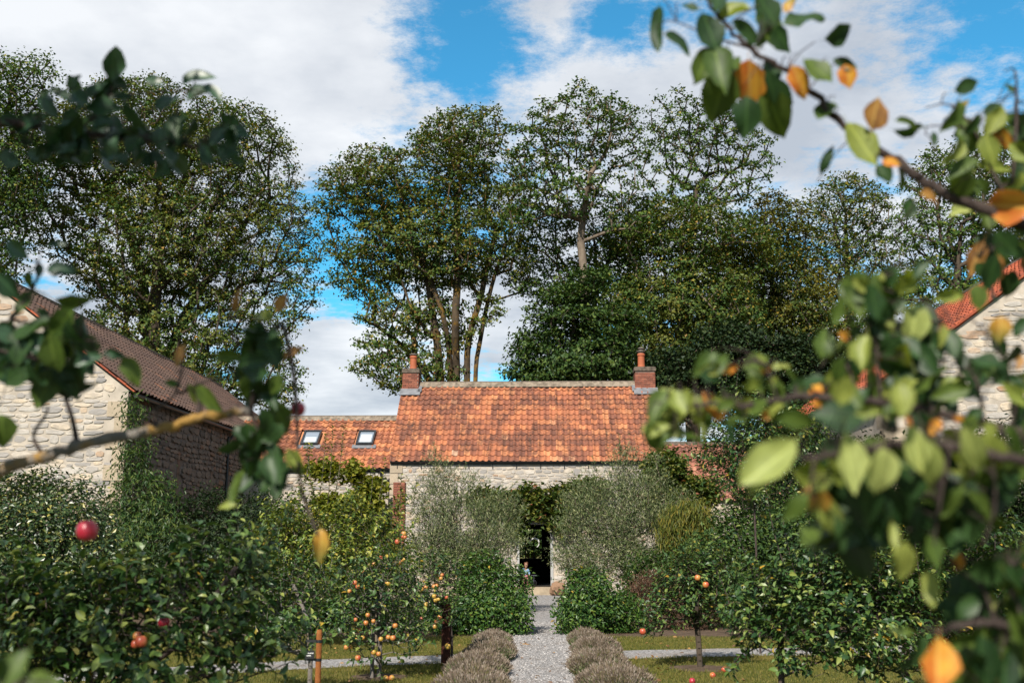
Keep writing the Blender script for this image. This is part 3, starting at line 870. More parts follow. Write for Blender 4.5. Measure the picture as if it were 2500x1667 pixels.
# ------------------------------------------------------------------ right wing, low roof half hidden by planting
rw = thing('lean_to_wing', 'low wing with faded pantile roof half hidden behind the right olive tree', 'house', (7.4, 38.6, 0))
RX0, RX1, RY, RZ, RYR, RZR = XR + 0.004, 10.6, 38.7, 3.30, 41.2, 5.50
rwall = MB().box((RX0, RY, 0), (RX1, RY + 5, RZ)).build('wall', M_mortar, rw)
rubble(rwall, (RX0, RY, 0), (1, 0, 0), (0, -1, 0), RX1 - RX0, RZ, lambda x, z: 0.02 < z < RZ - .1 and 0 < x < RX1 - RX0 and not (0.3 < x < 1.4 and 0.5 < z < 1.75), M_stone, 60, 'stone_courses', depth=0.03, seed=9, hmin=0.1, hmax=0.18)
rroof = prism('roof', RX0, RX1, RY - 0.04, RY + 5.0, RZ - 0.02, RYR, RZR, M_tile_old, rw)
rv = unit(np.array([0, RYR - RY, RZR - RZ]))
pantiles(rroof, np.array([RX0, RY, RZ + 0.02]) - rv * 0.15, (1, 0, 0), rv, RX1 - RX0, math.hypot(RYR - RY, RZR - RZ) + 0.15, 0.24, 0.29, M_tile_old, 150, 'tile_courses', key=lambda p: abs(p[0] - 5.6), seed=24)
x0 = RX0
while x0 < RX1 - 0.1:
    V = [(e, RYR + py_, RZR + 0.055 + pz_) for e in (x0, x0 + 0.62) for py_, pz_ in [(-0.15, -0.08), (-0.1, 0.03), (0, 0.06), (0.1, 0.03), (0.15, -0.08)]]
    mobj('ridge_tile', V, [(i, i + 1, i + 6, i + 5) for i in range(4)] + [(0, 1, 2, 3, 4), (5, 6, 7, 8, 9)], M_ridge, rroof)
    x0 += 0.63
wd = MB().box((RX0 + 0.32, RY - 0.03, 0.52), (RX0 + 1.38, RY + 0.05, 1.74)).build('window', M_white, rw)
for i in (0, 1):
    MB().box((RX0 + 0.40 + i * 0.50, RY - 0.036, 0.62), (RX0 + 0.80 + i * 0.50, RY - 0.032, 1.64)).build('pane', M_blind, wd)

# ------------------------------------------------------------------ barns, gable end to the camera
def barn(label, x_in, x_ridge, ze, zr, y0, y1, mat_tile, side, wallmat, n_tile, seed, side_stone):
    s = 1 if x_in > 0 else -1
    x_out = 2 * x_ridge - x_in
    bn = thing('stone_barn', label, 'barn', (x_ridge, y0, 0))
    V = [(x_in, y0, 0), (x_out, y0, 0), (x_out, y0, ze), (x_ridge, y0, zr), (x_in, y0, ze)]
    V = V + [(x, y1, z) for x, _, z in V]
    wl = mobj('wall', V, [(0, 1, 2, 3, 4), (5, 6, 7, 8, 9), (0, 4, 9, 5), (1, 2, 7, 6), (4, 3, 8, 9), (2, 3, 8, 7)], M_mortar, bn)
    half = abs(x_ridge - x_in)
    u = np.array([s, 0, 0], float)
    pitch = (zr - ze) / half
    q0 = 0.34
    rubble(wl, (x_in, y0, 0), u, (0, -1, 0), half * 1.25, zr, lambda x, z: x > 0.02 and z > 1.6 and z < min(ze + pitch * x, zr) - 0.05 and not (x < 0.5 and int(z / 0.42) % 2 == 0) and not (x < 0.30), M_stone, 300, 'stone_courses',
           key=lambda p: 0 if 2.3 < p[2] else 5, depth=0.024, seed=seed, hmin=0.08, hmax=0.22, wmin=0.16, wmax=0.55)
    for k in range(14):
        z_ = 0.02 + k * 0.42
        if z_ + 0.40 > ze:
            break
        w_ = 0.52 if k % 2 == 0 else 0.31
        xa, xb = sorted((x_in - s * 0.02, x_in + s * w_))
        MB().box((xa, y0 - 0.045, z_), (xb, y0 + (0.3 if k % 2 == 0 else 0.5), z_ + 0.40)).build('quoin', M_quoin, bn)
    # inner side wall
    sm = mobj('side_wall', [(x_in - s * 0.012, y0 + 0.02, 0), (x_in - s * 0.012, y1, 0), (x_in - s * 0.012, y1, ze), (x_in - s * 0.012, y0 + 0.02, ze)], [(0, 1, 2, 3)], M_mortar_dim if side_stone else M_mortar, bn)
    if side_stone:
        slits = [(3.9, 2.6, 4.3), (7.2, 2.6, 4.1)]
        rubble(sm, (x_in - s * 0.012, y0 + 0.3, 0), (0, 1, 0), (-s, 0, 0), 10.6, ze, lambda x, z: z > 1.3 and z < ze - .12 and not any(abs(x - a) < 0.16 and c < z < d for a, c, d in slits), M_stone_shaded, 120, 'stone_courses', depth=0.05, seed=seed + 3, hmin=0.1, hmax=0.24, wmin=0.16, wmax=0.42)
        for a, c, d in slits:
            MB().box((x_in - s * 0.02, y0 + 0.3 + a - 0.12, c), (x_in - s * 0.014, y0 + 0.3 + a + 0.12, d)).build('slit_window', M_black, bn)
        xw = x_in + 0.06
        dpp = spline([(xw + 0.14, y0 + 9.2, ze - 0.15), (xw + 0.12, y0 + 9.2, ze - 0.3), (xw + 0.03, y0 + 9.0, ze - 0.55), (xw + 0.03, y0 + 9.0, ze - 0.8), (xw + 0.03, y0 + 9.0, 0.05)], 5)
        MB().tube(dpp, 0.05, 8).build('downpipe', M_black, bn)
    # roof
    v = unit(np.array([s * half, 0, zr - ze]))
    nn = np.array([-v[2] * s, 0, abs(v[0])])
    slope = math.hypot(half, zr - ze)
    rf = MB()
    for a in (0,):
        rf.obox(np.array([x_in, y0 - 0.02, ze]) - v * 0.2 - nn * 0.0, (0, y1 - y0 + 0.02, 0), v * (slope + 0.2), nn * 0.05)
        v2 = np.array([-v[0], 0, v[2]])
        rf.obox(np.array([x_out, y0 - 0.02, ze]) - v2 * 0.2, (0, y1 - y0 + 0.02, 0), v2 * (slope + 0.2), np.array([-nn[0], 0, nn[2]]) * 0.05)
    rfo = rf.build('roof', mat_tile, bn)
    # tiles run along Y; u must make the tile lie face up
    if s < 0:
        O, uu = np.array([x_in, y0 - 0.1, ze]) - v * 0.24 + nn * 0.06, np.array([0, 1.0, 0])
    else:
        O, uu = np.array([x_in, y1, ze]) - v * 0.24 + nn * 0.06, np.array([0, -1.0, 0])
    pantiles(rfo, O, uu, v, y1 - y0 + 0.1, slope + 0.22, 0.27, 0.31, mat_tile, n_tile, 'tile_courses', seed=seed + 7)
    # under-cloak of clay along the verge
    vg = MB()
    nseg = int(slope / 0.31)
    for k in range(nseg):
        MB().obox(np.array([x_in, y0 - 0.115, ze]) - v * 0.2 + v * (k * 0.31) + nn * 0.045, (0, 0.14, 0), v * 0.30, nn * (0.035 + 0.012 * (k % 2))).build('verge_tile', M_tile_red, rfo)
    MB().tube([(x_ridge, y0 - 0.1, zr + 0.07), (x_ridge, y1, zr + 0.07)], 0.15, 8).build('ridge', M_ridge, rfo)
    MB().tube([(x_in - s * 0.22, y0 - 0.05, ze - 0.16), (x_in - s * 0.22, y1, ze - 0.16)], 0.06, 8).build('gutter', M_black, bn)
    return bn
barn('stone barn with brown pantile roof and shaded side wall at left', -11.0, -15.4, 5.78, 9.05, 27.8, 50.0, M_tile_brown, 1, M_stone, 220, 31, True)
barn('stone barn with red pantile roof behind the blurred leaves at right', 8.6, 15.2, 5.72, 10.45, 27.0, 41.5, M_tile_red, 1, M_stone, 220, 41, False)
lr = thing('low_range', 'lower red roofed range beyond the right-hand barn', 'barn', (12.4, 42, 0))
mobj('wall', [(9.0, 42, 0), (16, 42, 0), (16, 42, 4.6), (12.5, 42, 8.0), (9.0, 42, 4.6), (9.0, 50, 0), (16, 50, 0), (16, 50, 4.6), (12.5, 50, 8.0), (9.0, 50, 4.6)], [(0, 1, 2, 3, 4), (5, 6, 7, 8, 9), (0, 4, 9, 5), (1, 2, 7, 6)], M_mortar, lr)
v = unit(np.array([3.5, 0, 3.4]))
nn = np.array([-v[2], 0, v[0]])
lrf = MB().obox(np.array([9.0, 41.9, 4.6]) - v * 0.2, (0, 8.1, 0), v * 5.1, nn * 0.05).obox(np.array([16.0, 41.9, 4.6]) - np.array([-v[0], 0, v[2]]) * 0.2, (0, 8.1, 0), np.array([-v[0], 0, v[2]]) * 5.1, np.array([-nn[0], 0, nn[2]]) * 0.05).build('roof', M_tile_red, lr)
pantiles(lrf, np.array([9.0, 50.0, 4.6]) - v * 0.24 + nn * 0.06, np.array([0, -1.0, 0]), v, 8.1, 5.1, 0.27, 0.31, M_tile_red, 0, 'tile_courses', seed=77)
MB().tube([(12.5, 41.9, 8.07), (12.5, 50, 8.07)], 0.15, 8).build('ridge', M_ridge, lrf)

# ------------------------------------------------------------------ garden walls, pier, boulder
def low_wall(label, x0, x1, y, h, n_ind, seed):
    t = thing('garden_wall', label, 'wall', ((x0 + x1) / 2, y, 0))
    core = MB().box((x0, y, 0), (x1, y + 0.4, h - 0.03)).build('wall_core', M_mortar_dim, t)
    rubble(core, (x0, y, 0), (1, 0, 0), (0, -1, 0), x1 - x0, h, lambda x, z: 0.02 < z < h - 0.02 and 0 < x < x1 - x0, M_quoin, n_ind, 'stone_courses', depth=0.05, seed=seed, hmin=0.1, hmax=0.2)
    k = x0
    r = np.random.default_rng(seed)
    while k < x1 - 0.2:
        w_ = r.uniform(0.3, 0.5)
        MB().box((k, y - 0.06, h - 0.03), (min(k + w_ - 0.015, x1), y + 0.44, h + 0.06 + r.uniform(0, 0.03))).build('coping_stone', M_quoin, t)
        k += w_
low_wall('low pinkish stone wall behind the left apple trees', -8.0, -1.9, 27.2, 0.85, 100, 51)
low_wall('low stone wall behind the right-hand fruit tree', 2.4, 7.5, 25.0, 0.62, 60, 52)
pier = thing('brick_pier', 'tall square red brick pier against the cottage wall', 'pier', (-4.65, 34.0, 0))
pc = P(976, 1176, 34.0)
core = MB().box((pc[0] - 0.16, 33.85, 0), (pc[0] + 0.16, 34.17, pc[2])).build('pier_core', M_brickmortar, pier)
brickwork(core, pc[0] - 0.165, pc[0] + 0.165, 33.845, 34.175, 0.1, pc[2] - 0.02, n_ind=300)
def blob(name, c, r, mat, parent=None, seed=0, amp=0.2, flat=0.9):
    import bmesh
    bm = bmesh.new()
    bmesh.ops.create_icosphere(bm, subdivisions=3, radius=1)
    rr = np.random.default_rng(seed)
    ph = rr.uniform(0, 6, (6, 3))
    for v_ in bm.verts:
        p = np.array(v_.co)
        d = 1 + amp * sum(math.sin(2.3 * (i + 1) ** 0.6 * p @ np.cos(ph[i]) * 2 + ph[i][0]) for i in range(6)) / 3
        q = np.sign(p) * np.abs(p) ** 0.8 * d
        v_.co = (c[0] + q[0] * r[0], c[1] + q[1] * r[1], c[2] + q[2] * r[2])
    me = bpy.data.meshes.new(name)
    bm.to_mesh(me)
    bm.free()
    me.materials.append(mat)
    o = bpy.data.objects.new(name, me)
    return link(o, parent)
q = P(1362, 1432, 37.6)
tag(blob('boulder', (q[0], 37.6, 0.2), (0.27, 0.25, 0.26), M_rock, seed=4), 'rough brown boulder beside the doorstep', 'rock')
# ------------------------------------------------------------------ foliage tools
def rand_dirs(n, r=rng):
    return unit(r.normal(0, 1, (n, 3)))
def leaf_geo(C, D, N, L, W, fold=0.18, six=False, droop=0.12):
    """C base points, D tip directions, N face normals; returns V, [tris]"""
    D = unit(D)
    S = unit(np.cross(D, N))
    N = np.cross(S, D)
    L, W = np.asarray(L)[:, None], np.asarray(W)[:, None]
    n = len(C)
    if not six:
        V = np.stack([C, C + D * L * 0.45 + S * W * 0.5 + N * W * fold, C + D * L - N * L * droop, C + D * L * 0.45 - S * W * 0.5 + N * W * fold], 1).reshape(-1, 3)
        b0 = np.arange(n)[:, None] * 4
        F = np.concatenate([b0 + [0, 1, 2], b0 + [0, 2, 3]])
        return V, F
    V = np.stack([C, C + D * L * 0.28 + S * W * 0.46 + N * W * fold, C + D * L * 0.28 - S * W * 0.46 + N * W * fold, C + D * L * 0.66 + S * W * 0.42 + N * (W * fold - L * droop * 0.3),
                  C + D * L * 0.66 - S * W * 0.42 + N * (W * fold - L * droop * 0.3), C + D * L - N * L * droop, C + D * L * 0.47 - N * L * droop * 0.1], 1).reshape(-1, 3)
    b0 = np.arange(n)[:, None] * 7
    F = np.concatenate([b0 + [0, 1, 6], b0 + [0, 6, 2], b0 + [1, 3, 6], b0 + [2, 6, 4], b0 + [3, 5, 6], b0 + [4, 6, 5]])
    return V, F
def in_blobs(p, B):
    """smallest normalised radius over blobs"""
    q = (p[:, None] - B[None, :, :3]) / B[None, :, 3:6]
    return np.sqrt((q ** 2).sum(2)).min(1)
def darts(B, spacing, n_max, shell=0.6, r=rng, gap=0.0, zfloor=0.1):
    vol = B[:, 3] * B[:, 4] * B[:, 5]
    ntry = int(min(n_max * 8, 30000))
    pick = r.choice(len(B), ntry, p=vol / vol.sum())
    d = rand_dirs(ntry, r) * (r.random(ntry) ** (1 / 3.0))[:, None]
    pts = B[pick, :3] + d * B[pick, 3:6]
    rho = in_blobs(pts, B)
    keep = r.random(ntry) < (1 - shell) + shell * rho ** 2
    if gap > 0:
        ph = r.uniform(0, 6.28, 6)
        k = 2.2 / max(spacing, 1e-3) / 2.2
        w = np.sin(pts[:, 0] * k + ph[0]) + np.sin(pts[:, 1] * k * 1.1 + ph[1]) + np.sin(pts[:, 2] * k * 1.2 + ph[2]) + np.sin((pts[:, 0] + pts[:, 2]) * k * 0.7 + ph[3])
        keep &= w > -2.6 + gap * 3
    keep &= pts[:, 2] > zfloor
    pts = pts[keep]
    cell = {}
    out = []
    s2 = spacing * spacing
    for p in pts:
        key = (int(p[0] // spacing), int(p[1] // spacing), int(p[2] // spacing))
        ok = True
        for a in (-1, 0, 1):
            for b_ in (-1, 0, 1):
                for c in (-1, 0, 1):
                    for q in cell.get((key[0] + a, key[1] + b_, key[2] + c), ()):
                        if (p[0] - q[0]) ** 2 + (p[1] - q[1]) ** 2 + (p[2] - q[2]) ** 2 < s2:
                            ok = False
                            break
        if ok:
            cell.setdefault(key, []).append(p)
            out.append(p)
            if len(out) >= n_max:
                break
    return np.array(out)
def skeleton(trunks, clumps, r_tip, expo=2.2, lift=0.12, r=rng, pw=0.22, rmin_trunk=None):
    """join clumps to trunk polylines by shortest natural paths; returns nodes, parents, radii"""
    pos, par, plen = [], [], []
    for t in trunks:
        pts = spline(t, 4)
        for i, p in enumerate(pts):
            if i == 0:
                par.append(-1)
                plen.append(0.0)
            else:
                par.append(len(pos) - 1)
                plen.append(plen[-1] + np.linalg.norm(p - pos[-1]))
            pos.append(p)
    nt = len(pos)
    c0 = np.mean([t[-1] for t in trunks], axis=0)
    starts = np.array([t[min(len(t) - 1, 1)] for t in trunks], float)
    dist = np.linalg.norm(clumps[:, None] - starts[None], axis=2).min(1)
    order = np.argsort(dist)
    cap = len(pos) + len(clumps) * 3 + 10
    A = np.zeros((cap, 3))
    A[:nt] = pos
    PL = np.zeros(cap)
    PL[:nt] = plen
    n = nt
    zlow = min(t[0][2] for t in trunks)
    # do not start limbs low on the trunk
    ok = np.ones(cap, bool)
    for i in range(nt):
        ok[i] = A[i, 2] > clumps[:, 2].min() - 0.3 or i == nt - 1
    for ci in order:
        c = clumps[ci]
        dv = c - A[:n]
        d = np.linalg.norm(dv, axis=1)
        cost = d * (1 + 0.9 * np.clip(-dv[:, 2] / (d + 1e-6) - 0.1, 0, 1)) + pw * PL[:n]
        cost[~ok[:n]] += 50
        j = int(np.argmin(cost))
        p0 = A[j]
        L = d[j]
        prev = j
        k = 2 if L > 0.5 * r_tip * 100 else 1
        k = max(1, min(3, int(L / 0.9))) if L > 0.9 else 1
        for s in range(1, k + 1):
            t = s / k
            p = p0 + (c - p0) * t
            if s < k:
                p = p + np.array([0, 0, lift * L * math.sin(math.pi * t)]) + r.normal(0, 0.06 * L / k, 3)
            A[n] = p
            PL[n] = PL[prev] + np.linalg.norm(p - A[prev])
            par.append(prev)
            prev = n
            n += 1
    par = np.array(par)
    A = A[:n]
    cnt = np.zeros(n)
    has = np.zeros(n, bool)
    has[par[par >= 0]] = True
    cnt[~has] = 1
    for i in range(n - 1, -1, -1):
        if par[i] >= 0:
            cnt[par[i]] += cnt[i]
    rad = r_tip * np.maximum(cnt, 1) ** (1 / expo)
    return A, par, rad, nt
def skel_geo(A, par, rad, sides=5):
    e = np.nonzero(par >= 0)[0]
    p0, p1 = A[par[e]], A[e]
    r1 = rad[e]
    r0 = np.minimum(rad[par[e]], r1 * 1.35)
    # trunk-like chains keep their parent's radius
    r0 = np.where(rad[par[e]] < r1 * 1.6, rad[par[e]], r0)
    T = unit(p1 - p0)
    ref = np.where(np.abs(T[:, 2:3]) < 0.9, np.array([[0, 0, 1.0]]), np.array([[1.0, 0, 0]]))
    U = unit(np.cross(T, ref))
    W = np.cross(T, U)
    ang = 2 * np.pi * np.arange(sides) / sides
    ring = np.cos(ang)[None, :, None] * U[:, None] + np.sin(ang)[None, :, None] * W[:, None]
    ext = T * (r1 * 0.3)[:, None]
    V = np.concatenate([p0[:, None] + ring * r0[:, None, None], (p1 + ext)[:, None] + ring * r1[:, None, None]], 1).reshape(-1, 3)
    b0 = (np.arange(len(e)) * 2 * sides)[:, None, None]
    i = np.arange(sides)
    Q = np.stack([i, (i + 1) % sides, sides + (i + 1) % sides, sides + i], 1)[None]
    F = (b0 + Q).reshape(-1, 4)
    return V, F
def px_blobs(L, Y, depth=0.8):
    out = []
    for t in L:
        cx, cy, rx, ry = t[:4]
        y = Y + (t[4] if len(t) > 4 else 0)
        c = P(cx, cy, y)
        a = abs(P(cx + rx, cy, y)[0] - c[0])
        h = abs(P(cx, cy - ry, y)[2] - c[2])
        out.append((*c, a, (a + h) / 2 * depth, h))
    return np.array(out)
def tall_tree(label, Y, blobs, trunks_px, spacing, per, mat, bark, leaf=(0.132, 0.12), airy=0.0, nmax=3000, clump=0.36, tip=0.028, expo=2.15, seed=0, cat='tree', name='tall_tree', group='tall trees behind the cottage', flat=0.55, depth=0.75, shell=0.6):
    r = np.random.default_rng(seed + 100)
    B = px_blobs(blobs, Y, depth)
    cl = darts(B, spacing, nmax, shell, r, gap=airy)
    trunks = []
    for k, t in enumerate(trunks_px):
        base = P(t[0][0], 1327, Y)
        pts = [np.array([base[0], Y + r.uniform(-0.5, 0.5), 0.0])] + [P(a, b_, Y) + [0, (r.uniform(-1, 1) if i else 0), 0] for i, (a, b_) in enumerate(t)]
        trunks.append(pts)
    A, par, rad, nt = skeleton(trunks, cl, tip, expo, r=r)
    root = thing(name, label, cat, (trunks[0][0][0], Y, 0), group)
    V, F = skel_geo(A, par, rad, 6)
    mobj('trunk', V, [F], bark, root, smooth=True)
    cen = B[:, :3].mean(0)
    n = len(cl)
    cnt = r.poisson(per * 1.42, n)
    idx = np.repeat(np.arange(n), cnt)
    m = len(idx)
    off = r.normal(0, 1, (m, 3)) * [clump, clump, clump * flat]
    C = cl[idx] + off
    out_ = unit(cl[idx] - cen + [0, 0, 1.0])
    N = unit(np.array([0, 0, 0.75]) + out_ * 0.5 + r.normal(0, 0.55, (m, 3)))
    D = unit(np.cross(N, rand_dirs(m, r)) + [0, 0, -0.25])
    L = r.uniform(0.6, 1.45, m) * leaf[0]
    S = unit(np.cross(D, N)) * (L * 0.5 * leaf[1] / leaf[0])[:, None]
    V = np.stack([C - D * (L * 0.45)[:, None] + S, C - D * (L * 0.45)[:, None] - S, C + D * (L * 0.55)[:, None]], 1).reshape(-1, 3)
    mobj('crown', V, [np.arange(m * 3).reshape(-1, 3)], mat, root)
    global NT
    NT += m
    return root
NT = 0
TT = 'tall trees behind the cottage'
tall_tree('tall leafy tree cut off by the left edge of the picture', 50, [(10, 220, 100, 90), (95, 180, 40, 45), (-30, 420, 130, 170), (60, 330, 90, 60), (40, 480, 60, 90), (-40, 620, 90, 120)], [[(-70, 900), (-50, 600), (-10, 380)]], 0.69, 58, M_leaf_syc2, M_bark, seed=1, airy=0.18)
tall_tree('broad domed tree with many trunks left of the cottage', 55,
          [(330, 350, 230, 150), (540, 420, 180, 170), (170, 400, 140, 150), (660, 580, 120, 150), (400, 590, 260, 180), (650, 730, 120, 90), (310, 780, 110, 130), (470, 800, 170, 110), (410, 910, 170, 110), (660, 910, 80, 100), (120, 560, 60, 70), (270, 680, 70, 80), (560, 900, 120, 90), (745, 640, 50, 90)],
          [[(385, 1000), (392, 780), (415, 560), (450, 420)], [(405, 1000), (425, 800), (520, 640), (600, 520)], [(372, 1000), (360, 820), (320, 600), (260, 440)]], 0.68, 54, M_leaf_syc, M_bark, seed=2, nmax=3400, airy=0.21, clump=0.27)
tall_tree('wide tree with a fan of lichen-covered trunks behind the left chimney', 53,
          [(950, 470, 170, 110), (1110, 400, 120, 130), (1180, 320, 60, 60), (1090, 320, 70, 50), (860, 510, 80, 80), (1050, 600, 230, 110), (1230, 500, 70, 130), (1240, 640, 60, 90), (890, 680, 90, 60), (1000, 770, 130, 60), (940, 870, 90, 60), (1010, 910, 120, 50), (1190, 740, 40, 60), (800, 520, 30, 30), (850, 610, 60, 40), (1110, 800, 60, 60)],
          [[(1100, 950), (1090, 800), (1050, 680), (1000, 540)], [(1115, 950), (1115, 800), (1120, 640), (1110, 450)], [(1140, 950), (1145, 830), (1175, 720), (1210, 560)], [(1160, 950), (1170, 830), (1200, 700), (1235, 590)], [(1075, 950), (1060, 780), (1030, 640), (940, 520)]],
          0.62, 56, M_leaf_syc, M_bark_ochre, seed=3, nmax=3400, airy=0.23, clump=0.25, )
tall_tree('tallest airy tree with a bare pale trunk above the cottage ridge', 50,
          [(1420, 310, 130, 90), (1320, 360, 80, 90), (1510, 330, 60, 90), (1390, 460, 130, 70), (1300, 460, 60, 50), (1500, 440, 70, 60), (1420, 235, 60, 30), (1530, 540, 60, 40), (1270, 520, 50, 40)],
          [[(1430, 960), (1428, 800), (1424, 650), (1420, 560), (1440, 440)]], 0.69, 47, M_leaf_syc2, M_bark_pale, seed=4, airy=0.20, clump=0.21, tip=0.028, depth=0.7)
tall_tree('tall airy tree with spreading dark limbs right of the tallest one', 54,
          [(1700, 310, 110, 80), (1800, 370, 85, 70), (1630, 360, 60, 90), (1720, 450, 130, 60), (1850, 400, 40, 40), (1610, 300, 40, 50), (1650, 250, 60, 30), (1740, 270, 70, 45), (1600, 430, 40, 50)],
          [[(1690, 960), (1685, 800), (1680, 640), (1690, 540), (1700, 440)]], 0.72, 47, M_leaf_syc2, M_bark, seed=5, airy=0.20, clump=0.21, tip=0.028, depth=0.7)
tall_tree('dense dark green tree just behind the cottage ridge', 48,
          [(1400, 800, 90, 60), (1330, 850, 70, 45), (1300, 900, 60, 40), (1460, 850, 90, 60), (1380, 730, 60, 40), (1440, 690, 45, 35), (1400, 910, 150, 45), (1330, 770, 35, 30), (1510, 790, 60, 50), (1290, 830, 25, 25)], [[(1400, 1000), (1395, 900), (1400, 780)]], 0.52, 90, M_leaf_dark, M_bark, seed=6, airy=0.07, clump=0.29, flat=0.45, depth=0.9)
tall_tree('leafy tree filling the gap below the tallest tree', 53,
          [(1340, 620, 70, 60), (1500, 610, 110, 90), (1300, 690, 50, 40), (1480, 720, 100, 80), (1420, 590, 80, 50), (1360, 550, 70, 45), (1560, 540, 90, 60), (1300, 600, 40, 60), (1380, 690, 80, 60)], [[(1450, 1000), (1460, 850), (1450, 700)]], 0.67, 61, M_leaf_syc2, M_bark, seed=7, airy=0.20, clump=0.27)
tall_tree('dense tree with mottled green crown right of the ridge', 52,
          [(1600, 590, 110, 80), (1720, 590, 130, 90), (1640, 740, 150, 120), (1570, 880, 120, 90), (1740, 760, 120, 120), (1690, 900, 130, 80), (1810, 610, 80, 80), (1640, 520, 80, 40)], [[(1690, 1000), (1680, 900), (1660, 740), (1660, 620)], [(1680, 1000), (1600, 850), (1580, 700)]], 0.62, 82, M_leaf_syc, M_bark_pale, seed=8, airy=0.10, nmax=3200, clump=0.30)
tall_tree('yellowing tree in the middle of the right-hand wood', 55,
          [(1900, 560, 80, 80), (1850, 660, 120, 100), (1930, 760, 110, 120), (1820, 790, 110, 90), (1900, 880, 120, 80), (1900, 500, 40, 35)], [[(1880, 1000), (1890, 850), (1880, 680)]], 0.62, 82, M_leaf_ches, M_bark, seed=9, airy=0.10, nmax=2600, clump=0.29)
tall_tree('round topped tree with a straight trunk in the right-hand wood', 58,
          [(2070, 520, 110, 90), (2060, 640, 140, 80), (2130, 710, 110, 70), (1990, 730, 80, 60), (2040, 820, 130, 70), (2140, 600, 60, 60)], [[(2088, 1000), (2084, 820), (2075, 650), (2070, 540)]], 0.65, 50, M_leaf_syc, M_bark_pale, seed=10, airy=0.21, clump=0.25, tip=0.026)
tall_tree('dark tree above the right-hand barn', 54,
          [(2360, 430, 130, 90), (2290, 560, 110, 100), (2440, 540, 110, 130), (2340, 690, 140, 80), (2470, 370, 80, 70), (2240, 700, 80, 60), (2260, 450, 50, 50)], [[(2330, 1000), (2330, 760), (2330, 560)]], 0.68, 50, M_leaf_syc2, M_bark, seed=12, airy=0.23, clump=0.26)
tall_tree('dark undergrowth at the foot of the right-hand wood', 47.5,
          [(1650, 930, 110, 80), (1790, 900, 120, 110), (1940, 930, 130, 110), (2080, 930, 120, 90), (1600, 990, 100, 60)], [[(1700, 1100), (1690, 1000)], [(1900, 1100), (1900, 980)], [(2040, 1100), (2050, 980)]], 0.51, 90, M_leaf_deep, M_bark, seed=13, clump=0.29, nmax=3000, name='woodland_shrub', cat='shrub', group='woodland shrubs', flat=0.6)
tall_tree('dark leafy shrub glimpsed through the cottage doorway', 58,
          [(1300, 1305, 70, 50), (1230, 1260, 80, 60), (1390, 1270, 90, 60)], [[(1300, 1320), (1300, 1300)]], 0.43, 90, M_leaf_dark, M_bark, seed=14, clump=0.24, name='woodland_shrub', cat='shrub', group='woodland shrubs')

# ------------------------------------------------------------------ garden shrubs
def shrub(name, label, cat, B, spacing, per, leaf, mat, bark, clump, base=None, seed=0, tip=0.004, expo=2.3, flat=0.8, out=0.7, six=False, droop=0.12, shell=0.75, nmax=1500, group=None, airy=0.0, hang=0.0, upward=0.0, stems=None, zfloor=0.06, wisps=0):
    r = np.random.default_rng(seed + 500)
    B = np.asarray(B, float)
    cl = darts(B, spacing, nmax, shell, r, gap=airy, zfloor=zfloor)
    cen = B[:, :3].mean(0)
    if base is None:
        base = np.array([cen[0], cen[1], 0.0])
    root = thing(name, label, cat, base, group)
    trunks = stems or [[np.array(base, float), np.array(base) * [1, 1, 0] + [0, 0, max(0.15, B[:, 2].min() * 0.6)]]]
    A, par, rad, nt = skeleton(trunks, cl, tip, expo, r=r, lift=0.08)
    V, F = skel_geo(A, par, rad, 5)
    mobj('stem', V, [F], bark, root, smooth=True)
    n = len(cl)
    cnt = r.poisson(per * 1.7, n)
    idx = np.repeat(np.arange(n), cnt)
    m = len(idx)
    C = cl[idx] + r.normal(0, 1, (m, 3)) * [clump, clump, clump * flat]
    C[:, 2] = np.maximum(C[:, 2], zfloor * 0.6)
    o_ = unit(C - cen * [1, 1, 0.7])
    N = unit(o_ * out + np.array([0, 0, 0.45]) + r.normal(0, 0.5, (m, 3)))
    D = unit(np.cross(N, rand_dirs(m, r)) + o_ * 0.25 + [0, 0, upward - hang])
    L = r.uniform(0.7, 1.3, m) * leaf[0] * 1.1
    V, F = leaf_geo(C, D, N, L, L * leaf[1] / leaf[0], fold=0.15, droop=droop, six=six)
    if wisps:
        # loose shoots standing out of the outline
        pk = cl[r.integers(0, n, wisps)]
        dr = unit(unit(pk - cen) * 0.7 + np.array([0, 0, 0.9]) + r.normal(0, 0.25, (wisps, 3)))
        ln = r.uniform(0.3, 0.75, wisps)
        k = 34
        t = r.random((wisps, k))
        Cw = (pk[:, None] + dr[:, None] * (ln[:, None] * t)[..., None]).reshape(-1, 3)
        Dw = unit(np.repeat(dr, k, 0) * 0.8 + r.normal(0, 0.5, (wisps * k, 3)))
        Lw = r.uniform(0.7, 1.2, wisps * k) * leaf[0]
        V2, F2 = leaf_geo(Cw, Dw, rand_dirs(wisps * k, r), Lw, Lw * leaf[1] / leaf[0])
        F = np.concatenate([F, F2 + len(V)])
        V = np.concatenate([V, V2])
    o = mobj('foliage', V, [F], mat, root)
    o['kind'] = 'stuff'
    return root
def bl(px, py, rx, ry, Y, dep=0.85):
    return px_blobs([(px, py, rx, ry)], Y, dep)[0]
shrub('glossy_shrub', 'dark glossy rounded shrub left of the path', 'shrub', [bl(1190, 1470, 90, 75, 22), bl(1150, 1510, 110, 60, 21.8), bl(1240, 1500, 56, 65, 21.6), bl(1180, 1400, 60, 50, 22.3), bl(1245, 1430, 44, 48, 22)], 0.15, 24, (0.075, 0.036), M_leaf_box, M_twig, 0.085, seed=1, nmax=1300, group='glossy shrubs flanking the path')
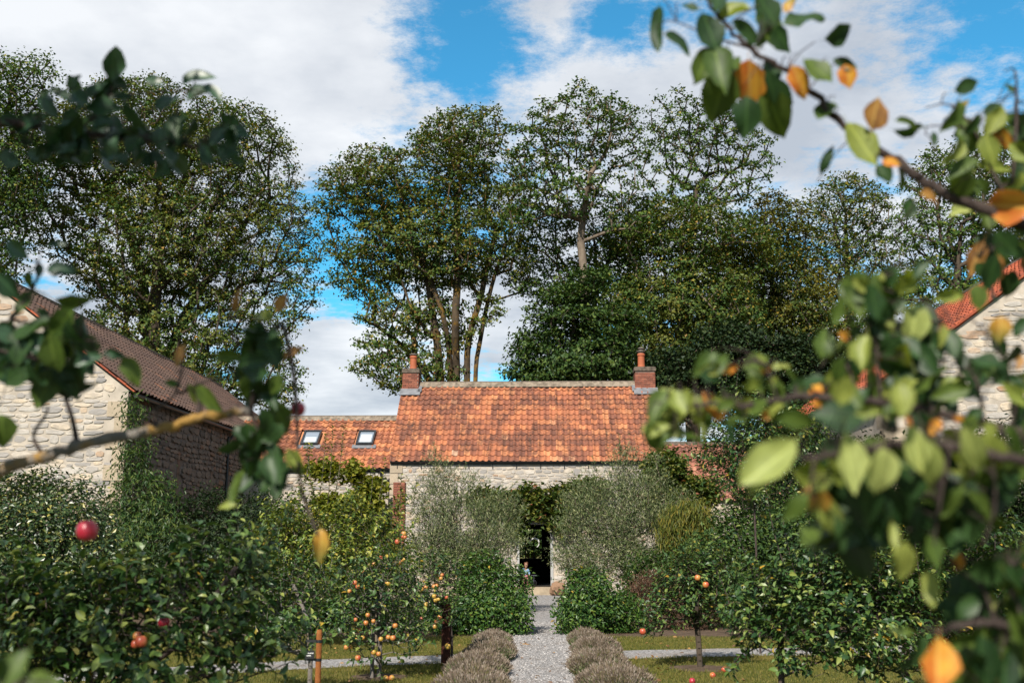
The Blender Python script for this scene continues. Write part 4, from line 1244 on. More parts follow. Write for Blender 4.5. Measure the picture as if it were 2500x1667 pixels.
shrub('glossy_shrub', 'dark glossy rounded shrub right of the path', 'shrub', [bl(1440, 1480, 75, 70, 22), bl(1410, 1510, 48, 55, 21.6), bl(1500, 1500, 70, 60, 22.2), bl(1430, 1430, 50, 45, 22.3)], 0.15, 24, (0.075, 0.036), M_leaf_box, M_twig, 0.085, seed=2, nmax=1100, group='glossy shrubs flanking the path')
shrub('olive_tree', 'silvery olive tree left of the cottage door with a tall wispy top', 'tree', [bl(1120, 1310, 115, 95, 28), bl(1080, 1240, 70, 50, 28), bl(1200, 1270, 70, 65, 28.2), bl(1080, 1165, 38, 40, 28), bl(1060, 1130, 18, 24, 28), bl(1120, 1380, 100, 50, 27.5), bl(1215, 1340, 55, 60, 27.4), bl(1150, 1190, 30, 30, 28), bl(1030, 1200, 26, 30, 28), bl(1240, 1230, 30, 30, 28), bl(1040, 1340, 40, 50, 27.6)], 0.185, 25, (0.085, 0.016), M_leaf_olive, M_bark_pale, 0.12, seed=3, nmax=1300, upward=0.5, group='olive trees before the cottage', tip=0.005, airy=0.32, wisps=150)
shrub('olive_tree', 'broad silvery olive tree right of the cottage door', 'tree', [bl(1500, 1270, 130, 100, 28), bl(1560, 1190, 80, 60, 28.3), bl(1430, 1250, 60, 70, 27.7), bl(1525, 1130, 35, 35, 28), bl(1535, 1100, 16, 22, 28), bl(1480, 1360, 130, 60, 27.6), bl(1600, 1290, 70, 90, 28.2), bl(1450, 1170, 28, 30, 28), bl(1660, 1240, 40, 45, 28.3), bl(1390, 1300, 26, 50, 27.6), bl(1600, 1130, 26, 26, 28.3), bl(1640, 1360, 50, 40, 27.8)], 0.185, 25, (0.085, 0.016), M_leaf_olive, M_bark_pale, 0.12, seed=4, nmax=1500, upward=0.5, group='olive trees before the cottage', tip=0.005, airy=0.32, wisps=150)
shrub('door_creeper', 'leafy creeper framing the top of the cottage door', 'climber', [bl(1310, 1235, 55, 35, 38.1, .3), bl(1250, 1225, 60, 25, 38.1, .3), bl(1380, 1215, 55, 30, 38.1, .3), bl(1370, 1265, 30, 40, 38.1, .3), bl(1262, 1270, 18, 40, 38.1, .3), bl(1190, 1215, 50, 22, 38.1, .3), bl(1430, 1195, 50, 25, 38.1, .3), bl(1300, 1200, 22, 14, 38.1, .3)], 0.2, 26, (0.14, 0.11), M_leaf_creeper, M_twig, 0.12, seed=5, base=(1.0, 38.2, 0), group=None, stems=[[np.array([1.0, 38.2, 0]), np.array([0.8, 38.25, 1.6]), np.array([0.6, 38.25, 2.9])], [np.array([-1.3, 38.2, 0]), np.array([-1.2, 38.25, 1.6]), np.array([-1.1, 38.25, 2.9])]])
shrub('side_creeper', 'bright green creeper below the right wing roof', 'climber', [bl(1620, 1150, 50, 45, 35), bl(1690, 1205, 60, 35, 35), bl(1640, 1230, 60, 50, 35)], 0.2, 26, (0.13, 0.10), M_leaf_creeper, M_twig, 0.12, seed=6)
shrub('grape_vine', 'yellow-green vine climbing the wing wall', 'climber', [bl(862, 1155, 25, 28, 37.5, .5), bl(905, 1195, 40, 25, 37.5, .5), bl(880, 1230, 50, 25, 37.3, .5), bl(790, 1150, 45, 20, 37.4, .5), bl(820, 1240, 60, 30, 37.2, .5)], 0.19, 18, (0.15, 0.13), M_leaf_vine, M_twig, 0.1, seed=7)
shrub('evergreen_shrub', 'large small-leaved evergreen shrub at the left edge', 'shrub', [bl(110, 1350, 170, 150, 19.5), bl(20, 1250, 110, 90, 19.8), bl(220, 1430, 120, 110, 19.2), bl(0, 1440, 150, 130, 19), bl(180, 1250, 80, 70, 19.8), bl(110, 1190, 60, 45, 20), bl(200, 1190, 35, 30, 20)], 0.2, 26, (0.078, 0.042), M_leaf_shrub, M_twig, 0.13, seed=8, nmax=1700)
shrub('barn_climber', 'feathery green climber hanging on the corner of the left barn', 'climber', [bl(325, 1010, 22, 50, 27.2, .6), bl(330, 1120, 36, 80, 26.9, .6), bl(350, 1240, 80, 90, 26.6, .6), bl(360, 1340, 100, 90, 26.2, .6), bl(300, 1280, 60, 80, 26.6, .6)], 0.24, 26, (0.12, 0.036), M_leaf_wist, M_twig, 0.15, seed=9, hang=0.7, nmax=900)
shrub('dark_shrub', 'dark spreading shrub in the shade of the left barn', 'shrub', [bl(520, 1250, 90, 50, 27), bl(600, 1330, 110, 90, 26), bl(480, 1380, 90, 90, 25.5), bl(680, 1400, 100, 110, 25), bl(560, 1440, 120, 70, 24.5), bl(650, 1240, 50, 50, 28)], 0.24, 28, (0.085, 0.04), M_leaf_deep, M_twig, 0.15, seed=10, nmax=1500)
shrub('privet_shrub', 'bushy pale leaved shrub behind the left fruit trees', 'shrub', [bl(780, 1330, 100, 65, 24), bl(880, 1320, 90, 50, 24.2), bl(700, 1330, 60, 80, 24), bl(960, 1380, 60, 50, 24), bl(820, 1410, 130, 60, 23.5)], 0.22, 26, (0.08, 0.042), M_leaf_pear, M_twig, 0.14, seed=11, nmax=1200)
shrub('russet_perennial', 'reddish brown seeding plants beyond the right lawn', 'plant', [bl(1680, 1500, 70, 45, 23), bl(1620, 1510, 50, 40, 23), bl(1600, 1440, 60, 40, 24)], 0.14, 26, (0.06, 0.02), M_leaf_red, M_twig, 0.09, seed=12, upward=0.6)
shrub('weeping_shrub', 'tall shrub with hanging narrow yellow-green leaves right of the olive', 'shrub', [bl(1650, 1300, 35, 60, 26.5), bl(1690, 1270, 50, 50, 26.5), bl(1710, 1340, 50, 50, 26.5)], 0.17, 26, (0.15, 0.022), M_leaf_narrow, M_twig, 0.12, seed=13, hang=1.4)
shrub('laurel_shrub', 'dense dark shrub behind the right fruit tree', 'shrub', [bl(1760, 1390, 110, 90, 24.5), bl(1850, 1300, 100, 100, 25), bl(1680, 1420, 60, 40, 24.5), bl(1600, 1410, 60, 60, 26), bl(1560, 1420, 40, 40, 25.5), bl(1950, 1360, 130, 130, 24), bl(1880, 1460, 150, 70, 23.5)], 0.24, 30, (0.095, 0.05), M_leaf_dark, M_twig, 0.16, seed=14, nmax=1500)
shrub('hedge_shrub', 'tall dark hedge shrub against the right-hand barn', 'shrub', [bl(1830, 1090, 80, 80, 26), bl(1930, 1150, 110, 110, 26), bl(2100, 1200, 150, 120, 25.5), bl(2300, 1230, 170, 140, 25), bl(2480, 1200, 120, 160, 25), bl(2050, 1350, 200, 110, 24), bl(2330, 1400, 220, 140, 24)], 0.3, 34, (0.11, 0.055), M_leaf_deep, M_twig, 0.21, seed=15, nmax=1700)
shrub('golden_shrub', 'small yellow leaved shrub in the dark right-hand border', 'shrub', [bl(2075, 1390, 45, 45, 21), bl(2130, 1370, 30, 40, 21), bl(2060, 1340, 25, 30, 21)], 0.13, 18, (0.05, 0.026), M_leaf_vine, M_twig, 0.07, seed=16)
shrub('edging_shrub', 'shaded low shrubs along the back of the left lawn', 'shrub', [bl(860, 1490, 110, 55, 22.3), bl(700, 1500, 110, 60, 22), bl(1000, 1500, 60, 45, 22.6)], 0.17, 28, (0.07, 0.034), M_leaf_box, M_twig, 0.1, seed=17, nmax=1200)

# ------------------------------------------------------------------ lavender
def lavender(label, c, rx, ry, h, n, seed):
    r = np.random.default_rng(seed)
    root = thing('lavender_bush', label, 'lavender', (c[0], c[1], 0), 'lavender hedges along the path')
    rad = np.sqrt(r.random(n))
    a = r.uniform(0, 2 * np.pi, n)
    p = np.stack([rad * np.cos(a), rad * np.sin(a)], 1)
    lump = 1 + 0.22 * np.sin(p[:, 0] * 4 + seed) * np.sin(p[:, 1] * 7 + 2 * seed) + 0.1 * np.sin(p[:, 1] * 13 + seed)
    D = unit(np.stack([p[:, 0] * 0.9, p[:, 1] * 0.7, np.full(n, 1.0)], 1) + r.normal(0, 0.24, (n, 3)))
    L = h * np.sqrt(np.clip(1.04 - 0.75 * rad ** 2, 0.05, 1.1)) * r.uniform(0.75, 1.12, n) * lump
    base = np.stack([c[0] + p[:, 0] * rx * 0.8, c[1] + p[:, 1] * ry * 0.8, np.zeros(n)], 1)
    s = L[:, None] * 0.45
    N = unit(np.array([0, -1.0, 0.3]) + r.normal(0, 0.6, (n, 3)))
    V, F = leaf_geo(base + D * s, D, N, L * 0.55, np.full(n, 0.012), fold=0.1, droop=0.0)
    mobj('stem', V, [F], M_lav, root)['kind'] = 'stuff'
    k = r.random(n) < 0.8
    V, F = leaf_geo(base[k] + D[k] * (L[k, None] * 0.96), D[k], N[k], r.uniform(0.03, 0.06, k.sum()), np.full(k.sum(), 0.014), fold=0.1, droop=0.0)
    mobj('flower_head', V, [F], M_lavhead, root)['kind'] = 'stuff'
    m = n
    rad = r.random(m) ** 0.4
    a = r.uniform(0, 2 * np.pi, m)
    e = r.uniform(0.05, 0.75, m)
    C = np.stack([c[0] + rx * 0.95 * rad * np.cos(a), c[1] + ry * 0.95 * rad * np.sin(a), h * e * np.sqrt(np.clip(1.05 - rad ** 2 * 0.8, 0, 1))], 1)
    D = unit(np.stack([np.cos(a), np.sin(a), np.full(m, 1.2)], 1) + r.normal(0, 0.4, (m, 3)))
    V, F = leaf_geo(C, D, rand_dirs(m, r), np.full(m, 0.09), np.full(m, 0.012), droop=0.0)
    mobj('foliage', V, [F], M_leaf_olive, root)['kind'] = 'stuff'
for s, sd in ((-0.86, 'left'), (0.80, 'right')):
    for k, (yy, rr, hh, wh) in enumerate([(19.3, 0.31, 0.20, 'farthest of its row'), (17.2, 0.36, 0.24, 'second of its row from the cottage'), (15.0, 0.40, 0.26, 'third of its row from the cottage'), (12.8, 0.42, 0.28, 'cut off by the foot of the picture')]):
        lavender('faded lavender clump %s of the path, %s' % (sd, wh), np.array([s + (0.05 if k % 2 else -0.03), yy + (0.4 if s > 0 else 0), 0]), rr, 1.25, hh, 6500, 60 + k + int(s * 10))

# ------------------------------------------------------------------ lawn blades
def turf_blades(n, seed):
    r = np.random.default_rng(seed)
    x = r.uniform(-7.5, 7.5, n)
    y = 12.5 + 8.6 * r.random(n) ** 1.0
    d = np.array([cross_y(v) for v in x])
    ok = (np.abs(x + 0.03) > 0.62 + 0.05 * np.sin(y * 3)) & (np.abs(y - d) > 0.60 + 0.06 * np.sin(x * 5)) & (np.abs(x) < 0.55 * y)
    for (tx, ty, tr) in ((2.25, 15.9, 0.45), (-2.2, 14.75, 0.4)):
        ok &= (x - tx) ** 2 + (y - ty) ** 2 > tr ** 2 * r.uniform(0.6, 1.3, n)
    x, y = x[ok], y[ok]
    m = len(x)
    D = unit(np.stack([r.normal(0, 0.55, m), r.normal(0, 0.55, m), np.full(m, 1.0)], 1))
    V, F = leaf_geo(np.stack([x, y, np.zeros(m)], 1), D, unit(np.array([0, -1, 0.3]) + r.normal(0, 0.5, (m, 3))), r.uniform(0.025, 0.065, m), np.full(m, 0.008), droop=0.1)
    o = mobj('lawn_grass', V, [F], M_grass)
    tag(o, 'short partly dry grass of the lawn either side of the path', 'grass', kind='stuff')
turf_blades(120000, 5)
for (tx, ty, tr) in ((2.25, 15.9, 0.45), (-2.2, 14.75, 0.4)):
    a = np.linspace(0, 2 * np.pi, 18, endpoint=False)
    sheet('soil_ring', [(tx + tr * (1 + 0.1 * math.sin(3 * q)) * math.cos(q), ty + tr * math.sin(q)) for q in a], 0.004, M_soil)

def litter(n, seed):
    r = np.random.default_rng(seed)
    x = r.normal(0, 2.6, n)
    y = 12.5 + 10 * r.random(n)
    z = np.where(np.abs(x) < 0.6, 0.022, 0.05)
    C = np.stack([x, y, z], 1)
    D = unit(np.stack([r.normal(0, 1, n), r.normal(0, 1, n), r.normal(0, 0.2, n)], 1))
    V, F = leaf_geo(C, D, unit(np.array([0, 0, 1.0]) + r.normal(0, 0.35, (n, 3))), r.uniform(0.04, 0.085, n), r.uniform(0.025, 0.045, n), six=True)
    tag(mobj('fallen_leaves', V, [F], M_litter), 'scattered brown fallen leaves on the path and lawn', 'leaves', kind='stuff')
M_litter = leafmat('litter_leaf', [(0, (0.10, 0.05, 0.025)), (0.5, (0.26, 0.13, 0.05)), (1, (0.45, 0.26, 0.08))], 0.1)
litter(420, 8)
def pebbles(n, seed):
    r = np.random.default_rng(seed)
    x = np.where(r.random(n) < 0.6, r.choice([-1, 1], n) * (0.5 + r.normal(0, 0.09, n)), r.uniform(-0.5, 0.45, n))
    y = 13 + 12 * r.random(n) ** 1.3
    s = r.uniform(0.008, 0.022, n)
    C = np.stack([x, y, np.full(n, 0.014)], 1)
    oc = np.array([(1, 0, 0), (-0.8, 0.3, 0), (0, 1, 0.1), (0.1, -0.9, 0), (0, 0.1, 0.8), (0, 0, -0.5)])
    fc = np.array([(0, 2, 4), (2, 1, 4), (1, 3, 4), (3, 0, 4)])
    a = r.uniform(0, 6.28, n)
    R = np.stack([np.stack([np.cos(a), -np.sin(a)], 1), np.stack([np.sin(a), np.cos(a)], 1)], 1)
    V = np.repeat(oc[None], n, 0)
    V[..., :2] = np.einsum('nij,nkj->nki', R, V[..., :2])
    V = (C[:, None] + V * s[:, None, None]).reshape(-1, 3)
    F = (np.arange(n)[:, None, None] * 6 + fc[None]).reshape(-1, 3)
    tag(mobj('gravel', V, [F], M_pebble), 'loose pale gravel along the central path', 'gravel', kind='stuff')
M_pebble = stonemat('pebble', [(0, (0.18, 0.17, 0.165)), (0.5, (0.36, 0.34, 0.33)), (1, (0.60, 0.57, 0.55))])
pebbles(9000, 9)
# ------------------------------------------------------------------ near leaf shapes (unit length along +Y)
def near_leaf(curl, fold, wave, seed):
    r = np.random.default_rng(seed)
    ys = np.array([0.0, 0.10, 0.26, 0.45, 0.64, 0.82, 0.93, 1.0])
    ws = np.array([0.0, 0.24, 0.43, 0.50, 0.43, 0.24, 0.08, 0.0])
    V, F = [], []
    V.append((0, -0.28, 0.03))
    V.append((0.012, 0, 0))
    V.append((-0.012, 0, 0))
    F.append((0, 1, 2))
    rows = []
    for y, w in zip(ys, ws):
        z = -curl * y * y
        k, k2 = 1 + r.uniform(-0.14, 0.10), 1 + r.uniform(-0.14, 0.10)
        if w == 0:
            rows.append((len(V),))
            V.append((0, y, z))
        else:
            wv = wave * math.sin(y * 9 + seed)
            rows.append((len(V), len(V) + 1, len(V) + 2))
            V += [(-w * k, y, z + fold * w + wv), (0, y, z), (w * k2, y + r.uniform(-.03, .03), z + fold * w - wv)]
    for a, b_ in zip(rows[:-1], rows[1:]):
        if len(a) == 1:
            F += [(a[0], b_[1], b_[0]), (a[0], b_[2], b_[1])]
        elif len(b_) == 1:
            F += [(a[0], a[1], b_[0]), (a[1], a[2], b_[0])]
        else:
            F += [(a[0], a[1], b_[1], b_[0]), (a[1], a[2], b_[2], b_[1])]
    return np.array(V, float), F
NEAR = [near_leaf(0.12, 0.22, 0.03, 1), near_leaf(0.32, 0.35, 0.05, 2), near_leaf(-0.15, 0.2, 0.06, 3), near_leaf(0.5, 0.3, -0.05, 4), near_leaf(0.08, 0.55, 0.05, 5), near_leaf(0.22, 0.1, 0.08, 6), near_leaf(-0.3, 0.4, -0.06, 7)]
_lm = {}
def near_mesh(i, mat):
    key = (i, mat.name)
    if key not in _lm:
        _lm[key] = npmesh('leaf', NEAR[i][0], NEAR[i][1], mat, True)
    return _lm[key]
def put_leaf(parent, mat, C, D, N, L, wr, r):
    D = unit(D)
    S = unit(np.cross(D, N))
    Nn = np.cross(S, D)
    o = bpy.data.objects.new('leaf', near_mesh(int(r.integers(len(NEAR))), mat))
    link(o, parent)
    o.matrix_basis = Matrix(frame(C, S, D, Nn, (L * wr, L, L)).tolist())
    return o

# ------------------------------------------------------------------ apples
def apple_mesh(name, mat):
    prof = [(0.0, 0.72), (0.10, 0.80), (0.30, 0.92), (0.62, 0.90), (0.90, 0.55), (1.0, 0.10), (0.95, -0.32), (0.76, -0.68), (0.46, -0.88), (0.2, -0.90), (0.0, -0.80)]
    n = 16
    V, F = [], []
    for (q, h) in prof:
        for i in range(n):
            a = 2 * math.pi * i / n
            k = 1 + 0.03 * math.sin(5 * a) * (1 if h < 0 else 0.3)
            V.append((q * k * math.cos(a), q * k * math.sin(a), h))
    for j in range(len(prof) - 1):
        for i in range(n):
            F.append((j * n + i, (j + 1) * n + i, (j + 1) * n + (i + 1) % n, j * n + (i + 1) % n))
    return npmesh(name, V, F, mat, True)
def applemat(name, a, c, k0=0.3, k1=0.8):
    m, nt, out = newmat(name)
    b = NB(nt)
    tcn = b.n('ShaderNodeTexCoord').outputs['Object']
    g = b.n('ShaderNodeSeparateXYZ', {0: tcn}).outputs[0]
    g2 = b.n('ShaderNodeMath', {0: g, 1: b.n('ShaderNodeMath', {0: b.noise(1.6, 4, 0.6, tcn), 1: 2.2}, operation='MULTIPLY').outputs[0]}, operation='ADD').outputs[0]
    col = b.mix(b.rng(g2, k0, k1 + 0.9), a, c)
    col = b.mix(b.rng(b.noise(9, 4, 0.7, tcn), 0.6, 0.7, 0, 0.5), col, (0.16, 0.09, 0.03))
    nt.links.new(b.bsdf(col, 0.35, 0.45), out.inputs[0])
    return m
M_apple_y = applemat('apple_yellow', (0.374, 0.238, 0.043), (0.391, 0.128, 0.043), 0.8, 1.2)
M_apple_o = applemat('apple_orange', (0.391, 0.170, 0.043), (0.340, 0.060, 0.030), 0.4, 0.9)
M_apple_r = applemat('apple_red', (0.357, 0.025, 0.043), (0.255, 0.010, 0.025), 0.4, 1.0)
AM = {'y': apple_mesh('apple', M_apple_y), 'o': apple_mesh('apple', M_apple_o), 'r': apple_mesh('apple', M_apple_r)}
STEM = MB().tube([(0, 0, 0.75), (0.04, 0, 1.1), (0.1, 0, 1.5)], 0.05, 5)
STEM = npmesh('stem', np.concatenate(STEM.V), STEM.F, M_twig)
ORD = ['topmost', 'second highest', 'third highest', 'fourth highest', 'fifth highest', 'sixth highest', 'seventh highest', 'eighth highest', 'ninth highest', 'tenth highest', 'eleventh highest', 'twelfth highest', 'eighth lowest', 'seventh lowest', 'sixth lowest', 'fifth lowest', 'fourth lowest', 'third lowest', 'second lowest', 'lowest']
def rank_labels(obs, text):
    obs = sorted(obs, key=lambda o: -o.matrix_basis.translation.z)
    for i, o in enumerate(obs):
        k = i if i < 12 or len(obs) < 13 else 20 - (len(obs) - i)
        o['label'] = text + ', ' + (ORD[k] if i < len(obs) - 1 else 'lowest')
def apple(pos, rad, kind, label, group, tilt=0.25):
    if group:
        rad *= random.uniform(0.75, 1.12)
    o = bpy.data.objects.new('apple', AM[kind])
    M = Matrix.Translation([float(v) for v in pos]) @ Matrix.Rotation(random.uniform(0, 6.28), 4, 'Z') @ Matrix.Rotation(random.uniform(-tilt, tilt), 4, 'X') @ Matrix.Scale(rad, 4)
    link(o, None, M)
    tag(o, label, 'apple', group)
    s = bpy.data.objects.new('stem', STEM)
    s.parent = o
    COL.objects.link(s)
    return o

# ------------------------------------------------------------------ fruit trees with leafy shoots
DENS = 0.72
def fruit_tree(label, trunks, B, spacing, nmax, leaf_len, mat, bark, seed, shoot=(0.15, 0.45), step=0.036, extra=(), n_ind=0, tip=0.0035, expo=2.2, up=0.75, wr=0.55, group='fruit trees on the lawn', name='apple_tree', airy=0.0, fg=None, spread=0.3, gnarl=None):
    r = np.random.default_rng(seed + 900)
    B = np.asarray(B, float)
    cl = darts(B, spacing * DENS, nmax * 3, 0.35, r, gap=airy)
    step = step * 0.72
    root = thing(name, label, 'tree', (trunks[0][0][0], trunks[0][0][1], 0), group)
    A, par, rad, nt = skeleton([[np.asarray(p, float) for p in t] for t in trunks], cl, tip, expo, r=r, lift=0.05)
    V, F = skel_geo(A, par, rad, 6)
    if gnarl:
        rad[:nt] = np.maximum(rad[:nt], gnarl)
        V, F = skel_geo(A, par, rad, 7)
    cen = B[:, :3].mean(0)
    paths = []
    for c in cl:
        o_ = unit(c - cen)
        d = unit(o_ * 0.4 + np.array([0, 0, up]) + r.normal(0, spread, 3))
        L = r.uniform(*shoot)
        bend = r.normal(0, 0.12, 3)
        paths.append([c + (d * t + bend * t * t) * L for t in np.linspace(0, 1, 4)])
    n_plain = len(paths)
    for e in extra:
        paths.append(list(spline(e, 3)))
    SV, SF, sn = [V], [F], len(V)
    C, D, N = [], [], []
    for ip, pth in enumerate(paths):
        pth = np.array(pth)
        m = len(pth)
        th = tip if ip < n_plain else 0.0075
        tv, tf = tube_geo(pth, np.linspace(th, th * 0.4, m), 4)
        q = np.array([f for f in tf if len(f) == 4][: (m - 1) * 4])
        SV.append(tv)
        SF.append(q + sn)
        sn += len(tv)
        seg = np.linalg.norm(np.diff(pth, axis=0), axis=1)
        tot = seg.sum()
        cum = np.concatenate([[0], np.cumsum(seg)])
        s_ = 0.01
        k = 0
        ph = r.uniform(0, 6.28)
        while s_ < tot + step:
            t = min(s_, tot)
            p = np.array([np.interp(t, cum, pth[:, i]) for i in range(3)])
            T = unit(pth[-1] - pth[0])
            a = ph + k * 2.4
            u1 = unit(np.cross(T, [0.3, 0.2, 1.0]))
            u2 = np.cross(T, u1)
            rd = u1 * math.cos(a) + u2 * math.sin(a)
            d = unit(rd * 0.9 + T * r.uniform(0.2, 0.8) + np.array([0, 0, -0.15]) + r.normal(0, 0.2, 3))
            C.append(p)
            D.append(d)
            N.append(unit(T * 0.8 + np.array([0, 0, 0.6]) - rd * 0.3 + r.normal(0, 0.3, 3)))
            s_ += step * r.uniform(0.6, 1.4)
            k += 1
    mobj('trunk', np.concatenate(SV), [np.concatenate(SF)], bark, root, smooth=True)
    C, D, N = np.array(C), np.array(D), np.array(N)
    L = leaf_len * r.uniform(0.65, 1.25, len(C))
    px, py, z = proj(C)
    vis = (px > -30) & (px < 2530) & (py > -30) & (py < 1690)
    ordr = np.argsort(np.where(vis, z, z + 100) + r.uniform(0, 0.5, len(C)))
    ind, rest = ordr[:n_ind], ordr[n_ind:]
    for i in ind:
        put_leaf(root, mat, C[i], D[i], N[i], L[i], wr, r)
    V, F = leaf_geo(C[rest], D[rest], N[rest], L[rest], L[rest] * wr, fold=0.22, six=True, droop=0.22)
    mobj('foliage', V, [F], mat, root)['kind'] = 'stuff'
    return root
def up_from(px, py, Y):
    p = P(px, py, Y)
    return np.array([p[0], Y, 0.0])
# left of the path
g1 = G(925, 1652)
fruit_tree('apple tree with ripe yellow apples beside a thin grey stake', [[g1, g1 + [0.01, 0, 0.35], g1 + [-0.02, 0, 0.75], g1 + [0.0, 0.05, 1.2]]],
           [bl(930, 1470, 100, 70, 14.75), bl(870, 1530, 45, 50, 14.6), bl(985, 1540, 55, 40, 14.6), bl(960, 1400, 60, 45, 14.9), bl(890, 1430, 60, 50, 14.8), bl(878, 1575, 35, 35, 14.5), bl(922, 1605, 18, 25, 14.5), bl(985, 1570, 40, 30, 14.5)], 0.15, 330, 0.075, M_leaf_apple, M_greywood, 1, shoot=(0.1, 0.3), n_ind=120, gnarl=0.03)
g2 = G(1088, 1622)
fruit_tree('small apple tree growing up a dark rusty post', [[g2 + [0.09, 0.05, 0], g2 + [0.07, 0.04, 0.5], g2 + [-0.05, 0, 1.0]]],
           [bl(1060, 1420, 55, 60, 16.2), bl(1085, 1500, 30, 40, 16.1), bl(1020, 1460, 45, 55, 16.2)], 0.16, 130, 0.075, M_leaf_apple, M_twig, 2, shoot=(0.1, 0.28), n_ind=40)
a3 = up_from(757, 1640, 12.3)
fruit_tree('dark leaved fruit tree tied to an orange stake', [[a3, a3 + [0, 0, 0.5], a3 + [-0.03, 0, 0.85], a3 + [-0.25, 0.1, 1.3]]],
           [bl(640, 1480, 110, 80, 12.4), bl(740, 1440, 70, 60, 12.5), bl(690, 1550, 100, 50, 12.2), bl(590, 1410, 70, 60, 12.5), bl(740, 1500, 40, 40, 12.4)], 0.16, 330, 0.078, M_leaf_apple, M_greywood, 3, shoot=(0.12, 0.35), n_ind=120, gnarl=0.022)
b4 = up_from(757, 1500, 18.6)
fruit_tree('pale green pear tree with upright shoots behind the left apples', [[b4, b4 + [0, 0, 0.7], b4 + [0.1, 0, 1.4]], [b4 + [1.1, 0.3, 0], b4 + [1.1, 0.3, 0.8], b4 + [1.2, 0.3, 1.5]]],
           [bl(720, 1320, 80, 70, 18.6), bl(840, 1310, 80, 65, 18.8), bl(930, 1320, 55, 50, 18.8), bl(790, 1390, 120, 70, 18.5), bl(900, 1390, 80, 50, 18.6), bl(960, 1260, 25, 30, 19), bl(750, 1230, 25, 25, 18.8)], 0.19, 520, 0.085, M_leaf_pear, M_bark_pale, 4, shoot=(0.2, 0.5), n_ind=0,
           extra=[[P(a, b_, 18.7), P(a + c, b_ - d * 0.5, 18.7), P(a + c * 1.6, b_ - d, 18.7)] for a, b_, c, d in ((800, 1230, 8, 190), (820, 1200, 12, 160), (760, 1190, -6, 110), (905, 1230, 4, 110), (925, 1220, 10, 100), (745, 1180, 8, 100), (975, 1250, 3, 90), (1000, 1260, 10, 80), (780, 1210, 10, 150))])
a0 = np.array([-2.1, 6.3, 0.0])
fruit_tree('slightly blurred apple tree filling the lower left corner', [[a0, P(360, 1680, 6.2), P(430, 1575, 6.15), P(500, 1490, 6.1), P(575, 1385, 6.1)], [a0, a0 + [-0.2, 0, 0.6], P(150, 1560, 6.2)], [a0, P(470, 1640, 6.4), P(600, 1600, 6.4)]],
           [bl(100, 1520, 150, 80, 6.1), bl(290, 1480, 120, 70, 6.2), bl(470, 1440, 90, 70, 6.2), bl(250, 1600, 180, 60, 6.0), bl(500, 1560, 110, 60, 6.1), bl(60, 1640, 120, 50, 5.8), bl(590, 1400, 60, 70, 6.3), bl(20, 1440, 80, 60, 6.3), bl(630, 1610, 70, 45, 6.2), bl(300, 1655, 120, 30, 5.9), bl(520, 1650, 110, 30, 6.1), bl(150, 1600, 90, 50, 6.0), bl(440, 1390, 40, 50, 6.2)], 0.105, 430, 0.072, M_leaf_apple, M_twig, 5, shoot=(0.10, 0.28), step=0.034, n_ind=300, group='near fruit trees', up=0.55, tip=0.003, gnarl=0.014)
# right of the path
g3 = G(1709, 1628)
fruit_tree('young apple tree on a bare soil ring right of the path', [[g3, g3 + [-0.01, 0, 0.35], g3 + [-0.03, 0, 0.75], g3 + [0.02, 0, 1.2]]],
           [bl(1700, 1480, 60, 50, 16), bl(1650, 1440, 50, 45, 16), bl(1745, 1410, 45, 60, 16), bl(1625, 1490, 40, 40, 15.9), bl(1760, 1500, 50, 40, 16), bl(1690, 1400, 45, 50, 16.1), bl(1600, 1540, 25, 20, 15.8)], 0.13, 400, 0.075, M_leaf_apple, M_bark, 6, shoot=(0.12, 0.32), n_ind=80, gnarl=0.042)
r2 = up_from(1907, 1640, 11.6)
EX = [[(1850, 1430), (1800, 1300), (1755, 1190)], [(1930, 1430), (1890, 1300), (1868, 1185)], [(2010, 1430), (1985, 1330), (1970, 1240)], [(2180, 1480), (2100, 1400), (2055, 1330)], [(1800, 1540), (1770, 1440), (1735, 1360)], [(1850, 1560), (1790, 1620), (1800, 1660)], [(2250, 1450), (2235, 1330), (2225, 1260)], [(2340, 1450), (2330, 1320), (2335, 1230)], [(2420, 1460), (2430, 1330), (2420, 1240)], [(1860, 1500), (1800, 1470), (1760, 1480)], [(1900, 1520), (1830, 1590), (1780, 1640)], [(2150, 1440), (2140, 1350), (2120, 1270)], [(1960, 1460), (1925, 1340), (1910, 1260)], [(2060, 1450), (2040, 1380), (2010, 1300)]]
fruit_tree('large apple tree with long upright shoots on the right', [[r2, r2 + [0, 0, 0.5], r2 + [0.03, 0, 0.9], P(1930, 1480, 11.6)], [r2 + [1.4, 0.2, 0], r2 + [1.35, 0.2, 0.6], P(2250, 1480, 11.8)]],
           [bl(1900, 1470, 90, 70, 11.6), bl(2050, 1420, 120, 80, 11.7), bl(1840, 1540, 60, 50, 11.5), bl(2000, 1540, 130, 70, 11.5), bl(2200, 1470, 120, 90, 11.8), bl(2350, 1510, 130, 100, 11.8), bl(2150, 1600, 140, 60, 11.5), bl(2400, 1380, 100, 90, 12), bl(2250, 1350, 100, 60, 12), bl(1960, 1620, 70, 40, 11.4)], 0.15, 620, 0.082, M_leaf_apple, M_twig, 7, shoot=(0.15, 0.42), n_ind=300, extra=[[P(a, b_, 11.5) for a, b_ in e] for e in EX], gnarl=0.034, tip=0.0026)
r3 = up_from(1840, 1200, 18)
